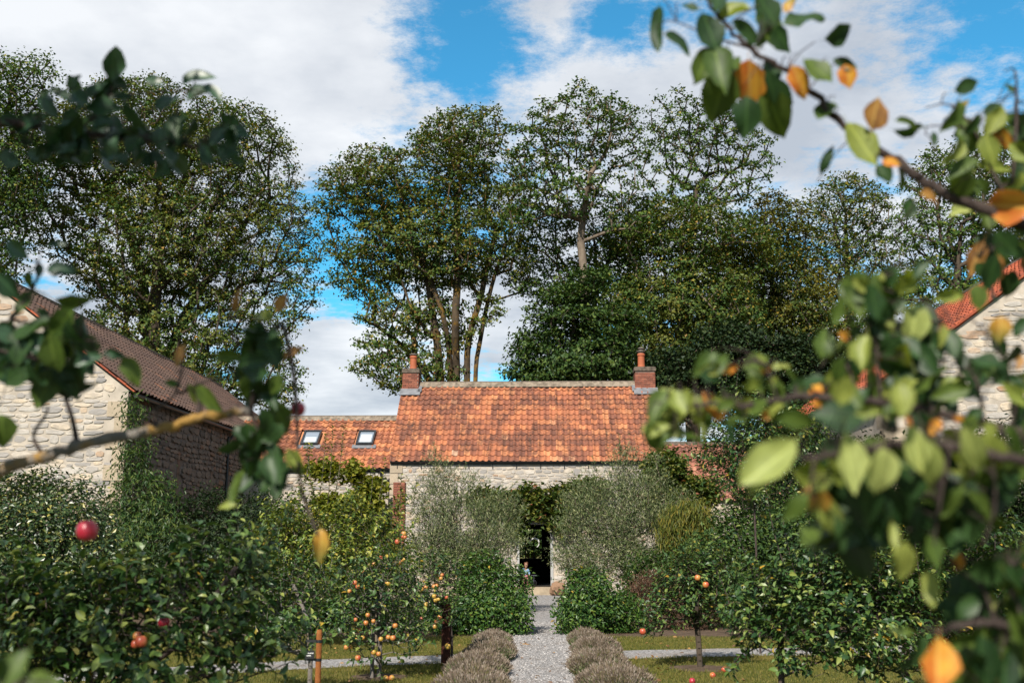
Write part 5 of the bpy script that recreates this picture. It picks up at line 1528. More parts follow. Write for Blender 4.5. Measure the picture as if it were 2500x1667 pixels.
fruit_tree('tall slender pear tree beyond the right olive', [[r3, r3 + [0, 0, 1.5], r3 + [0.0, 0, 2.6]]], [bl(1800, 1040, 50, 60, 18), bl(1870, 1090, 70, 80, 18), bl(1950, 1080, 60, 80, 18), bl(1850, 1180, 90, 70, 18), bl(1740, 1130, 30, 50, 18)], 0.2, 300, 0.08, M_leaf_apple, M_twig, 8, shoot=(0.2, 0.6), tip=0.002,
           extra=[[P(a, b_, 18), P(a - 2, b_ - 60, 18), P(a + 4, b_ - 120, 18)] for a, b_ in ((1770, 1040), (1800, 1010), (1850, 1040), (1720, 1120), (1890, 1020))])

# apples in the trees
z6 = lambda x, y: (600 + x / 3.358, 1200 + y / 3.358)
AP1 = []
for (x, y, k) in [(895, 745, 'o'), (918, 778, 'o'), (900, 1048, 'o'), (888, 1113, 'y'), (908, 1212, 'y'), (920, 1252, 'y'), (825, 1275, 'y'), (862, 1272, 'y'), (1047, 1060, 'o'), (1108, 1207, 'y'), (1090, 1328, 'y'), (1048, 1315, 'y'), (920, 1362, 'o'), (1225, 1098, 'o'), (960, 1195, 'y'), (1000, 1010, 'y'), (930, 1130, 'y'), (850, 815, 'y'), (1165, 750, 'y'), (985, 1075, 'y')]:
    AP1.append(apple(P(*z6(x, y), 14.45), 0.035, k, 'ripe apple hanging in the tree beside the thin grey stake', 'apples in the tree by the grey stake'))
rank_labels(AP1, 'ripe apple in the tree beside the thin grey stake')
apple(P(*z6(1168, 1192), 14.3), 0.041, 'o', 'larger left one of two touching orange apples low in the left tree', 'low pair of apples')
apple(P(*z6(1207, 1198), 14.3), 0.036, 'o', 'smaller right one of two touching orange apples low in the left tree', 'low pair of apples')
AP2 = []
for (x, y, k) in [(1610, 682, 'o'), (1600, 710, 'y'), (1460, 790, 'y'), (1445, 803, 'y'), (1478, 782, 'o'), (1545, 778, 'o'), (1565, 770, 'o'), (1545, 855, 'y'), (1580, 880, 'y'), (1555, 890, 'y'), (1645, 865, 'o'), (1565, 1065, 'o'), (1552, 1103, 'y'), (1475, 925, 'y'), (1590, 1030, 'y'), (1440, 1040, 'o')]:
    AP2.append(apple(P(*z6(x, y), 15.95), 0.035, k, 'ripe apple clustered in the small tree on the rusty post', 'apples in the tree on the rusty post'))
rank_labels(AP2, 'ripe apple in the small tree on the rusty post')
apple(P(*z6(1655, 1268), 15.9), 0.042, 'y', 'single yellow apple low down on the rusty post', None)
AP3 = []
for (x, y) in [(1295, 345), (1305, 372), (1288, 368), (1243, 410), (1110, 540), (1050, 595), (1270, 578), (1300, 555), (958, 650), (1160, 615)]:
    AP3.append(apple(P(*z6(x, y), 17.9), 0.042, 'y' if (x + y) % 3 else 'o', 'small yellow fruit high in the pale green pear tree', 'fruit in the pear tree'))
rank_labels(AP3, 'small yellow fruit in the pale green pear tree')
apple(P(1703, 1410, 15.6), 0.044, 'o', 'orange apple, upper one of the pair in the young right tree', None)
apple(P(1723, 1427, 15.6), 0.046, 'o', 'red-orange apple, lower one of the pair in the young right tree', None)
apple(P(1569, 1541, 15.5), 0.046, 'o', 'orange apple alone on a low branch right of the path', None)
rank_labels([apple(P(x, y, d), 0.030, 'o', 'x', 'cluster of three lower left apples') for (x, y, d) in [(335, 1552, 5.85), (345, 1566, 5.8), (330, 1572, 5.85)]], 'orange-red apple in the blurred lower left cluster of three')
apple(P(400, 1519, 5.9), 0.030, 'r', 'small red apple behind a twig in the lower left tree', None)
for (x, y, lab, k) in [(942, 1656, 'fallen yellow apple on the grass, left one of two', 'y'), (957, 1655, 'fallen yellow apple on the grass, right one of two', 'y'), (1740, 1648, 'fallen orange apple on the shaded grass below the young tree', 'o'), (1768, 1634, 'small fallen apple beyond the shaded one under the young tree', 'o'), (1690, 1662, 'fallen red apple at the foot of the picture', 'r')]:
    g = G(x, y, 0.035)
    apple((g[0], g[1], 0.036), 0.040, k, lab, None, 1.2)

# ------------------------------------------------------------------ stakes, post and plant label
st = P(780, 1536, 11.6)
stake = thing('tree_stake', 'round orange wooden stake with black rubber ties', 'stake', (st[0], 11.6, 0))
MB().lathe((st[0], 11.6, 0), [(0.031, 0), (0.031, st[2] - 0.03), (0.024, st[2])], 14).build('post', M_stake, stake, smooth=False)
for py in (1565, 1610):
    zt = P(780, py, 11.6)[2]
    t_ = MB()
    t_.lathe((st[0], 11.6, zt - 0.012), [(0.034, 0), (0.034, 0.03)], 14)
    t_.obox((st[0] - 0.14, 11.59, zt - 0.006), (0.12, 0, -0.004), (0, 0.012, 0), (0, 0, 0.026))
    t_.build('rubber_tie', M_black, stake)
s1 = G(908, 1654)
tag(MB().lathe((s1[0], s1[1], 0), [(0.026, 0), (0.026, 0.95), (0.02, 0.97)], 10).build('thin_stake', M_greywood), 'thin grey stake beside the trunk of the apple tree', 'stake')
tag(MB().lathe((g2[0], g2[1], 0), [(0.072, 0), (0.068, 0.3), (0.066, 0.86), (0.05, 0.88)], 14).build('rusty_post', M_post), 'dark rusty red post left of the lavender', 'post')
sg = P(756, 1597, 11.55)
sign = thing('plant_label', 'small black plant label with white lettering tied to the trunk', 'sign', (sg[0], 11.55, 0))
plate = MB()
plate.box((sg[0] - 0.052, 11.54, sg[2] - 0.042), (sg[0] + 0.052, 11.546, sg[2] + 0.042))
plate.build('plate', M_black, sign)
MB().tube([(sg[0], 11.55, sg[2] + 0.04), (sg[0] + 0.02, 11.8, sg[2] + 0.09), (sg[0] + 0.005, 12.2, sg[2] + 0.13)], 0.003, 5).build('wire', M_black, sign)
def stroke(n, x0, z0, w, h, seed):
    """lettering too small to read in the photograph: a row of short strokes"""
    r = np.random.default_rng(seed)
    t = MB()
    x = 0.0
    while x < w:
        k = r.uniform(0.0035, 0.006)
        hh = h * r.uniform(0.6, 1.0)
        t.box((sg[0] + x0 + x, 11.5385, sg[2] + z0), (sg[0] + x0 + x + k * 0.75, 11.5398, sg[2] + z0 + hh))
        x += k
    t.build('lettering', M_white, sign)
stroke(0, -0.045, 0.010, 0.088, 0.012, 1)
stroke(1, -0.030, -0.016, 0.045, 0.016, 2)
# ------------------------------------------------------------------ near branches around the lens
RN = np.random.default_rng(77)
def nearest(poly, p):
    return poly[np.argmin(np.linalg.norm(poly - p, axis=1))]
class Branch:
    def __init__(s, tree, pts, r0, r1, mat, twigs=()):
        """pts: (px, py, d) or world points"""
        w = [P(*p[:3]) if abs(p[0]) > 20 or abs(p[1]) > 20 else np.array(p, float) for p in pts]
        s.poly = spline(w, 8)
        s.tree, s.mat = tree, mat
        n = len(s.poly)
        wob_ = RN.normal(0, 1, (n, 3)) * (r0 * 0.18)
        V, F = tube_geo(s.poly + wob_, np.linspace(r0, r1, n) * (1 + 0.12 * np.sin(np.arange(n) * 1.7)), 8)
        s.mb = MB().add(V, F)
        s.tw = MB()
        s.q = []
        for t in twigs:
            s.twig(*t)
        s.all = s.poly
    def twig(s, pts, r0=0.0032, r1=0.0012):
        w = spline([P(*p) for p in pts], 6)
        j = nearest(s.poly, w[0])
        w = np.vstack([j, w])
        V, F = tube_geo(w, np.linspace(r0, r1, len(w)), 6)
        s.tw.add(V, F)
        s.poly = np.vstack([s.poly, w])
    def leaf(s, px, py, d, len_px, ang, wr=0.6, m='g', tilt=None, roll=None):
        a = math.radians(ang)
        L = len_px * 1.12 * d / FPX
        D = CR * math.cos(a) + CU * math.sin(a)
        S = -CR * math.sin(a) + CU * math.cos(a)
        tl = RN.normal(0, 0.25) if tilt is None else tilt
        rl = RN.normal(0, 0.35) if roll is None else roll
        Bk = -CF
        D2 = unit(D * math.cos(tl) + Bk * math.sin(tl))
        N = unit(Bk * math.cos(rl) + S * math.sin(rl) + np.array([0, 0, 0.25]))
        c = P(px, py, d)
        base = c - D2 * L * 0.5
        s.q.append((base, D2, N, L / max(0.75, abs(math.cos(tl))), wr, m))
        stalk = base - D2 * L * 0.27
        j = nearest(s.poly, stalk)
        if np.linalg.norm(j - stalk) < 0.6:
            mid = (j + stalk) / 2 + np.array([0, 0, 0.01])
            V, F = tube_geo([j, mid, stalk], [0.0016, 0.0012, 0.0010], 4)
            s.tw.add(V, F)
    def fill(s, n, x0, x1, y0, y1, d0, d1, mats, len_m=(0.05, 0.08), ang=(-160, -20)):
        for _ in range(n):
            px, py, d = RN.uniform(x0, x1), RN.uniform(y0, y1), RN.uniform(d0, d1)
            L = RN.uniform(*len_m)
            s.leaf(px, py, d, L * FPX / d, RN.uniform(*ang), RN.uniform(0.5, 0.72), mats[RN.integers(len(mats))], RN.normal(0, 0.45), RN.normal(0, 0.6))
    def done(s):
        # the stretch outside the picture carries leaves too
        px, py, z = proj(s.all)
        for p, a in zip(s.all[6:], ((px < -60) | (px > 2560))[6:]):
            if a:
                for _ in range(4):
                    s.q.append((p + RN.normal(0, 0.03, 3), unit(RN.normal(0, 1, 3) + [0, -0.2, -0.4]), unit(RN.normal(0, 0.5, 3) + [0, -0.5, 0.8]), RN.uniform(0.05, 0.08), 0.6, 'gmgm'[RN.integers(4)]))
        o = s.mb.build('branch', s.mat, s.tree, smooth=True)
        if s.tw.n:
            s.tw.build('twig', M_twig, o, smooth=True)['kind'] = 'stuff'
        for base, D, N, L, wr, m in s.q:
            put_leaf(o, FG[m], base, D, N, L, wr, RN)
        return o
def limbs(tree, top, B, mat):
    t = MB()
    for q in B:
        c = np.array(q[:3])
        mid = (top + c) / 2 + np.array([0, 0, 0.12])
        t.tube(spline([top, mid, c], 5), np.linspace(0.024, 0.006, 11), 7)
        for _ in range(5):
            e = c + RN.normal(0, 0.6, 3) * np.array(q[3:6])
            t.tube([mid, (mid + e) / 2 + RN.normal(0, 0.05, 3), e], [0.01, 0.007, 0.003], 5)
    t.build('limb', mat, tree, smooth=True)
def crown_out(tree, B, n, seed, mat):
    """the rest of the tree's foliage, above and beside the view"""
    r = np.random.default_rng(seed)
    B = np.asarray(B, float)
    k = r.integers(0, len(B), n)
    C = B[k, :3] + rand_dirs(n, r) * (r.random(n) ** 0.4)[:, None] * B[k, 3:6]
    px, py, z = proj(C)
    hid = (z < 0.02) | (px < -140) | (px > 2640) | (py < -140)
    C = C[hid]
    m = len(C)
    D = unit(rand_dirs(m, r) + [0, 0, -0.3])
    N = unit(np.array([0, 0, 0.8]) + r.normal(0, 0.6, (m, 3)))
    L = r.uniform(0.05, 0.085, m)
    V, F = leaf_geo(C, D, N, L, L * 0.6, six=True)
    mobj('foliage', V, [F], mat, tree)['kind'] = 'stuff'

# ---- left tree
lt = thing('apple_tree', 'blurred near apple tree reaching in from the left', 'tree', (-1.9, 1.9, 0), 'near fruit trees')
LT = [(-1.9, 1.9, 0.0), (-1.86, 1.92, 0.8), (-1.80, 1.95, 1.5), (-1.78, 1.95, 2.4), (-1.84, 1.9, 3.1)]
MB().tube(spline([np.array(p) for p in LT], 5), np.linspace(0.07, 0.022, 21), 10).build('trunk', M_limb, lt, smooth=True)
b1 = Branch(lt, [(-1.79, 1.95, 2.05), (-300, 330, 2.25), (0, 300, 2.3), (150, 322, 2.3), (330, 338, 2.3), (440, 348, 2.28), (560, 385, 2.25)], 0.014, 0.003, M_twig,
            [([(190, 325, 2.3), (250, 260, 2.3), (275, 200, 2.3)],), ([(400, 345, 2.3), (440, 250, 2.28), (470, 210, 2.27)],), ([(230, 235, 2.3), (400, 225, 2.29), (500, 220, 2.28)],)])
for t in [(277, 157, 78, 88, .72, 'h'), (374, 196, 55, 155, .5, 'h'), (473, 187, 70, 25, .6, 'h'), (482, 235, 72, -165, .6, 'h'), (520, 225, 62, -40, .5, 'h'), (403, 247, 85, -160, .5, 'h'), (221, 232, 95, 50, .6, 'h'), (332, 284, 100, -60, .5, 'h'), (273, 312, 95, 165, .55, 'h'), (170, 330, 85, -20, .6, 'h'), (255, 275, 95, -10, .55, 'h'), (120, 262, 60, 120, .5, 'h'), (60, 305, 70, -170, .6, 'h')]:
    b1.leaf(t[0], t[1], 2.28 + RN.normal(0, 0.03), *t[2:])
b1.fill(40, 0, 330, 290, 400, 2.2, 2.45, 'hhgh', (0.042, 0.064), (-170, -10))
b1.fill(32, 330, 590, 300, 410, 2.15, 2.35, 'hhg', (0.04, 0.06), (-160, -20))
b1.fill(14, 60, 330, 200, 300, 2.2, 2.4, 'hg', (0.042, 0.064), (-60, 200))
b1.done()
b2 = Branch(lt, [(-1.82, 1.94, 1.75), (-350, 980, 2.1), (-60, 870, 2.1), (40, 760, 2.1), (85, 690, 2.1), (95, 650, 2.1)], 0.010, 0.002, M_twig,
            [([(30, 780, 2.1), (110, 800, 2.1), (200, 830, 2.1)],), ([(-20, 850, 2.1), (150, 900, 2.12), (160, 980, 2.14)],)])
for t in [(42, 608, 66, 140, .62, 'h'), (140, 598, 50, 10, .32, 'h'), (150, 657, 66, 5, .62, 'h'), (75, 690, 62, -95, .45, 'm'), (18, 700, 80, -50, .7, 'h'), (178, 738, 78, -10, .5, 'm'), (60, 740, 60, -120, .6, 'm'), (95, 660, 40, 100, .5, 'h')]:
    b2.leaf(t[0], t[1], 2.1, *t[2:])
b2.fill(24, -10, 70, 790, 920, 2.0, 2.2, 'hg', (0.04, 0.06))
b2.fill(24, 80, 230, 780, 960, 2.0, 2.25, 'hgm', (0.045, 0.075))
for t in [(215, 815, 95, -80, .5, 'h'), (130, 830, 90, 170, .5, 'm'), (320, 905, 75, -55, .6, 'm'), (285, 865, 60, -10, .4, 'h'), (5, 1050, 70, -80, .9, 'm'), (115, 935, 110, -95, .45, 'h'), (190, 910, 100, -100, .55, 'h'), (25, 880, 110, -85, .6, 'h')]:
    b2.leaf(t[0], t[1], 2.12, *t[2:])
b2.done()
b3 = Branch(lt, [(-1.84, 1.93, 1.35), (-400, 1290, 2.2), (23, 1142, 2.25), (199, 1084, 2.25), (383, 1048, 2.25), (500, 1015, 2.25), (612, 1004, 2.25)], 0.016, 0.009, M_limb,
            [([(188, 1079, 2.25), (176, 1020, 2.25), (158, 960, 2.25), (150, 880, 2.25)], 0.0065, 0.003), ([(103, 1109, 2.25), (82, 1063, 2.25), (111, 1013, 2.25), (118, 990, 2.25)], 0.005, 0.002),
             ([(486, 1015, 2.25), (486, 975, 2.25), (470, 945, 2.25)], 0.007, 0.004), ([(383, 1056, 2.25), (379, 1006, 2.25), (425, 964, 2.25), (444, 905, 2.25), (450, 870, 2.25)], 0.0045, 0.0022),
             ([(440, 960, 2.25), (520, 925, 2.25), (600, 925, 2.25)], 0.004, 0.002), ([(612, 1004, 2.25), (626, 920, 2.25), (640, 830, 2.25), (690, 790, 2.25)], 0.006, 0.004), ([(612, 1004, 2.25), (640, 1080, 2.25), (650, 1160, 2.25)], 0.005, 0.002),
             ([(690, 790, 2.25), (712, 880, 2.25), (724, 1000, 2.25), (733, 1180, 2.25), (775, 1305, 2.25)], 0.0055, 0.003),
             ([(630, 880, 2.25), (600, 870, 2.25), (560, 790, 2.25), (575, 715, 2.25)], 0.003, 0.002)])
b3.fill(34, 590, 690, 1010, 1190, 2.15, 2.35, 'ggmgm', (0.042, 0.064), (-150, -30))
b3.fill(22, 590, 680, 800, 980, 2.15, 2.35, 'ggm', (0.04, 0.06), (-170, 60))
for t in [(655, 850, 85, -70, .7, 'g'), (630, 835, 75, -110, .7, 'g'), (515, 975, 85, -50, .45, 'm'), (560, 870, 75, 175, .4, 'm'), (560, 1090, 65, -150, .5, 'g'), (555, 1232, 40, 175, .5, 'y'), (783, 1325, 62, -85, .5, 'a'), (720, 1130, 70, -60, .5, 'y'), (690, 1170, 85, -95, .6, 'g'), (440, 865, 60, 80, .4, 'b'), (580, 735, 60, 80, .3, 'b'), (690, 740, 50, 60, .6, 'b'), (715, 860, 55, 40, .45, 'b'), (470, 960, 50, 110, .5, 'y'), (640, 770, 60, 150, .5, 'y'), (660, 960, 70, -90, .6, 'g'), (420, 935, 45, 160, .4, 'm')]:
    b3.leaf(t[0], t[1], 2.25, *t[2:])
b3.done()
b5 = Branch(lt, [(-1.85, 1.92, 0.95), (-500, 1700, 1.5), (-60, 1690, 1.35), (60, 1660, 1.3)], 0.008, 0.002, M_twig)
for t in [(20, 1640, 110, 60, .7, 'm'), (100, 1668, 100, 150, .6, 'm'), (-10, 1600, 90, 100, .5, 'g')]:
    b5.leaf(t[0], t[1], 1.32, *t[2:])
b5.done()
SHADE_BL = [(-1.0, 1.25, 3.32, 0.8, 0.38, 0.24), (-1.7, 1.35, 3.5, 0.6, 0.5, 0.35), (-2.3, 1.7, 3.3, 0.6, 0.8, 0.6), (-3.0, 2.2, 4.3, 1.1, 1.2, 0.7), (-2.2, 2.4, 4.5, 0.7, 0.9, 0.5), (-3.9, 2.4, 4.2, 0.9, 1.2, 0.8)]  # unseen crown blobs, added to shade the top left branch and lower left tree
limbs(lt, np.array([-1.82, 1.92, 2.9]), SHADE_BL, M_twig)
crown_out(lt, SHADE_BL, 8500, 3, M_leaf_apple)
apple(P(213, 1296, 2.6), 0.0255, 'r', 'blurred crimson apple hanging alone over the left shrubs', None)
apple(P(727, 999, 2.28), 0.0165, 'r', 'small blurred crimson apple above the wing roof', None)

# ---- right tree
rt = thing('apple_tree', 'blurred near apple tree with orange leaves reaching in from the right', 'tree', (1.7, 1.7, 0), 'near fruit trees')
RT = [(1.72, 1.7, 0.0), (1.68, 1.72, 0.8), (1.62, 1.75, 1.5), (1.62, 1.8, 2.4), (1.7, 1.85, 3.1)]
MB().tube(spline([np.array(p) for p in RT], 5), np.linspace(0.07, 0.022, 21), 10).build('trunk', M_limb, rt, smooth=True)
z4 = lambda x, y: (1500 + x / 2.24, y / 2.24)
up = [z4(2240, 1240), z4(1800, 1050), z4(1600, 920), z4(1400, 790), z4(1230, 660), z4(1000, 440), z4(760, 270), z4(600, 130), z4(480, -40)]
c1 = Branch(rt, [(1.62, 1.76, 1.7), (3000, 800, 1.9)] + [(a, b_, 2.0) for a, b_ in up], 0.014, 0.003, M_twig,
            [([(*z4(760, 270), 2.0), (*z4(560, 210), 2.0), (*z4(340, 120), 2.0)], 0.003, 0.0012), ([(*z4(2180, 1150), 2.0), (*z4(2050, 900), 2.02), (*z4(1960, 700), 2.02), (*z4(1830, 575), 2.02), (*z4(1700, 590), 2.02)], 0.004, 0.001), ([(*z4(2180, 1000), 2.0), (*z4(2200, 600), 2.02), (*z4(2190, 390), 2.02), (*z4(2130, 390), 2.02)], 0.004, 0.001), ([(*z4(1400, 790), 2.0), (*z4(1420, 700), 2.0)], 0.002, 0.0015), ([(*z4(1960, 700), 2.0), (*z4(1730, 690), 2.0), (*z4(1700, 730), 2.0)], 0.002, 0.001), ([(*z4(2200, 1200), 2.0), (*z4(2100, 1340), 2.0), (*z4(1990, 1400), 2.0)], 0.003, 0.001)])
for t in [(350, 240, 190, -30, .75, 'g'), (265, 160, 240, -80, .4, 'g'), (420, 50, 110, -20, .5, 'g'), (640, 85, 210, -160, .5, 'y'), (830, 70, 210, -60, .7, 'g'), (1040, 95, 240, 20, .55, 'g'), (1240, 190, 180, 15, .65, 'g'), (910, 210, 170, -75, .65, 'g'), (470, 370, 230, -115, .55, 'm'), (575, 520, 270, -100, .75, 'm'), (735, 455, 240, -85, .8, 'o'), (880, 620, 270, -60, .7, 'm'), (720, 640, 220, -90, .75, 'g'), (1010, 450, 190, -65, .6, 'o'), (1110, 400, 200, -50, .65, 'm'), (1275, 420, 130, -80, .8, 'o'), (1260, 350, 130, -20, .5, 'g'), (1160, 620, 150, -120, .8, 'm'), (1430, 620, 175, 75, .85, 'b'), (1350, 800, 280, -60, .55, 'y'), (1160, 880, 150, 70, .35, 'g'), (1620, 720, 190, -5, .6, 'g'), (1620, 670, 170, -5, .3, 'm'), (1515, 890, 100, -10, .6, 'o'), (1475, 950, 110, -60, .8, 'g'), (1570, 990, 140, -75, .3, 'm'), (1620, 1130, 160, 60, .5, 'g'), (1740, 1075, 130, -10, .8, 'b'), (1900, 1165, 140, -170, .7, 'p'), (2040, 1190, 160, -90, .5, 'm'), (2150, 1115, 180, -10, .8, 'o'), (1930, 470, 145, 20, .6, 'g'), (1900, 595, 100, 40, .5, 'a'), (2075, 600, 130, 60, .7, 'g'), (2160, 480, 75, 100, .6, 'g'), (1750, 760, 100, 80, .3, 'g'), (1850, 830, 170, -130, .5, 'y'), (1930, 720, 180, -60, .6, 'm'), (2130, 760, 160, -50, .45, 'o'), (1900, 920, 200, -150, .5, 'm'), (2030, 930, 180, -10, .4, 'y'), (1980, 1420, 190, -110, .5, 'b'), (2130, 1330, 170, -40, .7, 'g'), (2060, 1490, 190, -100, .5, 'g'), (2180, 1260, 160, -70, .5, 'm'), (700, 190, 180, 150, .6, 'g'), (560, 20, 160, 70, .5, 'g'), (960, 20, 120, 60, .5, 'a'), (860, 480, 180, -70, .5, 'g')]:
    x, y = z4(t[0], t[1])
    c1.leaf(x, y, 2.0 + RN.normal(0, 0.04), t[2] / 2.24, *t[3:])
c1.fill(34, 2330, 2520, 270, 480, 1.9, 2.2, 'ggmmym', (0.035, 0.06), (-150, -20))
c1.fill(14, 2400, 2520, 560, 720, 1.9, 2.2, 'ggmb', (0.035, 0.06), (-150, -20))
c1.fill(10, 1700, 1900, 40, 260, 1.95, 2.1, 'ggm', (0.055, 0.085), (-150, -20))
c1.done()
z8 = lambda x, y: (1700 + x / 2.614, 600 + y / 2.614)
c2 = Branch(rt, [(1.62, 1.75, 1.55), (2850, 1120, 1.7), (2500, 1060, 1.72), (2250, 1000, 1.72), (1990, 968, 1.72), (1850, 985, 1.72), (1700, 990, 1.72), (1620, 985, 1.72)], 0.011, 0.002, M_twig,
            [([(2150, 985, 1.72), (2140, 850, 1.74), (2130, 720, 1.75), (2140, 690, 1.75)], 0.003, 0.001), ([(2100, 975, 1.72), (2060, 880, 1.74), (2010, 830, 1.75)], 0.003, 0.001), ([(1900, 980, 1.72), (1880, 920, 1.72), (1870, 890, 1.72)], 0.002, 0.001), ([(2480, 1000, 1.7), (2440, 860, 1.75), (2370, 780, 1.78), (2300, 790, 1.78)], 0.003, 0.001), ([(2400, 1030, 1.7), (2380, 920, 1.74), (2310, 880, 1.76)], 0.003, 0.001)])
for t in [(30, 1060, 170, -100, .75, 'y'), (120, 1000, 110, -150, .6, 'y'), (75, 1130, 120, -100, .5, 'm'), (290, 1075, 110, -70, .7, 'm'), (215, 1200, 120, -80, .5, 'g'), (15, 1000, 100, 120, .8, 'p'), (420, 740, 110, 110, .5, 'y'), (440, 795, 80, 20, .5, 'o'), (495, 860, 80, 0, .6, 'y'), (540, 765, 110, 10, .4, 'y'), (610, 840, 130, -50, .4, 'm'), (820, 620, 180, 80, .7, 'm'), (890, 650, 170, 55, .25, 'y'), (955, 575, 110, -20, .6, 'o'), (1030, 570, 130, -70, .5, 'm'), (1010, 665, 140, -150, .7, 'y'), (1130, 700, 170, -95, .6, 'p'), (1140, 265, 170, -90, .5, 'm'), (1115, 335, 110, 200, .5, 'p'), (1185, 200, 60, 90, .7, 'y'), (1390, 235, 180, 25, .4, 'y'), (1180, 480, 190, -150, .75, 'p'), (1400, 480, 230, -100, .7, 'p'), (1560, 580, 150, -100, .4, 'y'), (1620, 610, 180, -80, .6, 'g'), (1800, 330, 160, -85, .7, 'm'), (1940, 530, 150, -100, .85, 'a'), (1240, 630, 180, -120, .7, 'g'), (1340, 660, 170, -60, .7, 'g'), (1030, 760, 150, -100, .6, 'g'), (1930, 640, 150, -60, .6, 'g'), (2020, 700, 150, -100, .6, 'g'), (2060, 520, 140, -120, .6, 'g'), (1620, 330, 200, 10, .4, 'y'), (910, 420, 170, 70, .5, 'm'), (780, 1010, 90, -10, .45, 'o'), (1780, 790, 120, -60, .6, 'g'), (1690, 740, 130, -100, .6, 'g'), (2060, 750, 100, -110, .5, 'b'), (1850, 800, 120, -30, .5, 'g')]:
    x, y = z8(t[0], t[1])
    c2.leaf(x, y, 1.74 + RN.normal(0, 0.03), t[2] / 2.614, *t[3:])
c2.fill(12, 2150, 2300, 820, 960, 1.7, 1.85, 'ggm', (0.045, 0.065))
c2.fill(26, 2250, 2510, 890, 1080, 1.65, 1.9, 'ggmmyg', (0.03, 0.05), (-170, 20))
c2.fill(6, 2250, 2400, 830, 930, 1.7, 1.9, 'ggm', (0.035, 0.055))
c2.fill(20, 1590, 1720, 970, 1080, 1.68, 1.78, 'ypmy', (0.03, 0.05), (-170, -10))
c2.fill(26, 1700, 1990, 880, 1020, 1.68, 1.8, 'mymgo', (0.025, 0.045), (-170, 60))
c2.fill(30, 2070, 2260, 660, 880, 1.7, 1.85, 'mmgyg', (0.035, 0.06), (-150, -10))
c2.fill(24, 2000, 2250, 900, 1040, 1.66, 1.8, 'mygm', (0.035, 0.055), (-150, 30))
c2.done()
c3 = Branch(rt, [(1.64, 1.74, 1.35), (2900, 1250, 1.45), (2500, 1130, 1.42), (2320, 1090, 1.40), (2170, 1085, 1.40), (2050, 1110, 1.40), (1960, 1120, 1.40)], 0.009, 0.003, M_twig,
            [([(2170, 1085, 1.4), (2150, 1150, 1.4), (2120, 1250, 1.41)], 0.003, 0.001), ([(2320, 1090, 1.4), (2300, 1200, 1.41), (2280, 1330, 1.42)], 0.003, 0.001), ([(2420, 1115, 1.4), (2430, 1230, 1.42), (2400, 1330, 1.43)], 0.003, 0.001), ([(1990, 1120, 1.4), (1980, 1180, 1.4), (1990, 1220, 1.4)], 0.003, 0.001)])
for t in [(900, 1090, 290, 170, .75, 'g'), (940, 920, 170, 80, .8, 'y'), (1300, 980, 190, -90, .75, 'y'), (600, 1100, 270, 170, .42, 'm'), (500, 1370, 350, -130, .6, 'p'), (420, 1480, 260, -120, .5, 'y'), (955, 1370, 340, -85, .52, 'p'), (1180, 1440, 270, -95, .75, 'p'), (1390, 1300, 300, -75, .5, 'p'), (1500, 1400, 320, -70, .45, 'p'), (1770, 1310, 300, -65, .5, 'p'), (1880, 1400, 240, -90, .6, 'm'), (2040, 1270, 240, -60, .5, 'm'), (1430, 1120, 130, -40, .85, 'g'), (1350, 1140, 120, 100, .4, 'o'), (1510, 1160, 130, -130, .6, 'o'), (1100, 1060, 160, 10, .4, 'y'), (1870, 1180, 100, -60, .9, 'y'), (1740, 1150, 140, -120, .7, 'm'), (1680, 1100, 80, -10, .5, 'o'), (1380, 1500, 260, -100, .7, 'g'), (1000, 1560, 280, -60, .6, 'g'), (800, 1580, 260, -110, .5, 'm')]:
    x, y = z8(t[0], t[1])
    c3.leaf(x, y, (1.33 if t[5] in 'py' else 1.46) + RN.normal(0, 0.02), t[2] / 2.614, *t[3:], tilt=RN.normal(0, 0.15), roll=RN.normal(0, 0.2))
z7 = lambda x, y: (1600 + x / 2.613, 1150 + y / 2.613)
for t in [(1040, 200, 170, -110, .75, 'a'), (1120, 300, 240, -80, .55, 'p'), (890, 230, 220, -130, .5, 'm'), (980, 130, 160, -150, .4, 'b'), (1320, 180, 300, -100, .75, 'g'), (1250, 330, 300, -110, .7, 'g'), (1420, 260, 280, -70, .7, 'g'), (1150, 120, 260, -100, .7, 'g'), (1350, 400, 220, -95, .7, 'g'), (1520, 420, 170, -90, .3, 'y'), (1580, 580, 230, -95, .6, 'y'), (1740, 500, 210, -80, .55, 'm'), (1900, 200, 230, -120, .4, 'm'), (2060, 220, 220, -50, .4, 'm'), (1400, 260, 160, 30, .4, 'm'), (1680, 340, 200, -100, .5, 'g')]:
    x, y = z7(t[0], t[1])
    c3.leaf(x, y, 1.42 + RN.normal(0, 0.03), t[2] / 2.613, *t[3:], tilt=RN.normal(0, 0.2))
c3.fill(14, 2200, 2520, 1060, 1220, 1.45, 1.65, 'mmyg', (0.05, 0.07))
c3.fill(16, 1960, 2480, 1060, 1180, 1.40, 1.52, 'mygmy', (0.035, 0.06), (-170, -10))
c3.fill(34, 1980, 2460, 1190, 1330, 1.46, 1.6, 'ggggm', (0.05, 0.075), (-150, -30))
c3.done()
z9 = lambda x, y: (2000 + x / 4.704, 1350 + y / 4.704)
c4 = Branch(rt, [(1.66, 1.73, 1.1), (2950, 1600, 1.5), (2500, 1530, 1.5), (2420, 1520, 1.5), (2330, 1530, 1.5), (2280, 1545, 1.5)], 0.010, 0.003, M_twig,
            [([(2430, 1520, 1.5), (2400, 1440, 1.52), (2330, 1380, 1.54), (2290, 1340, 1.55)], 0.003, 0.001), ([(2470, 1530, 1.5), (2440, 1600, 1.5), (2430, 1680, 1.5)], 0.003, 0.001), ([(2500, 1530, 1.5), (2480, 1450, 1.5), (2470, 1380, 1.5)], 0.003, 0.001)])
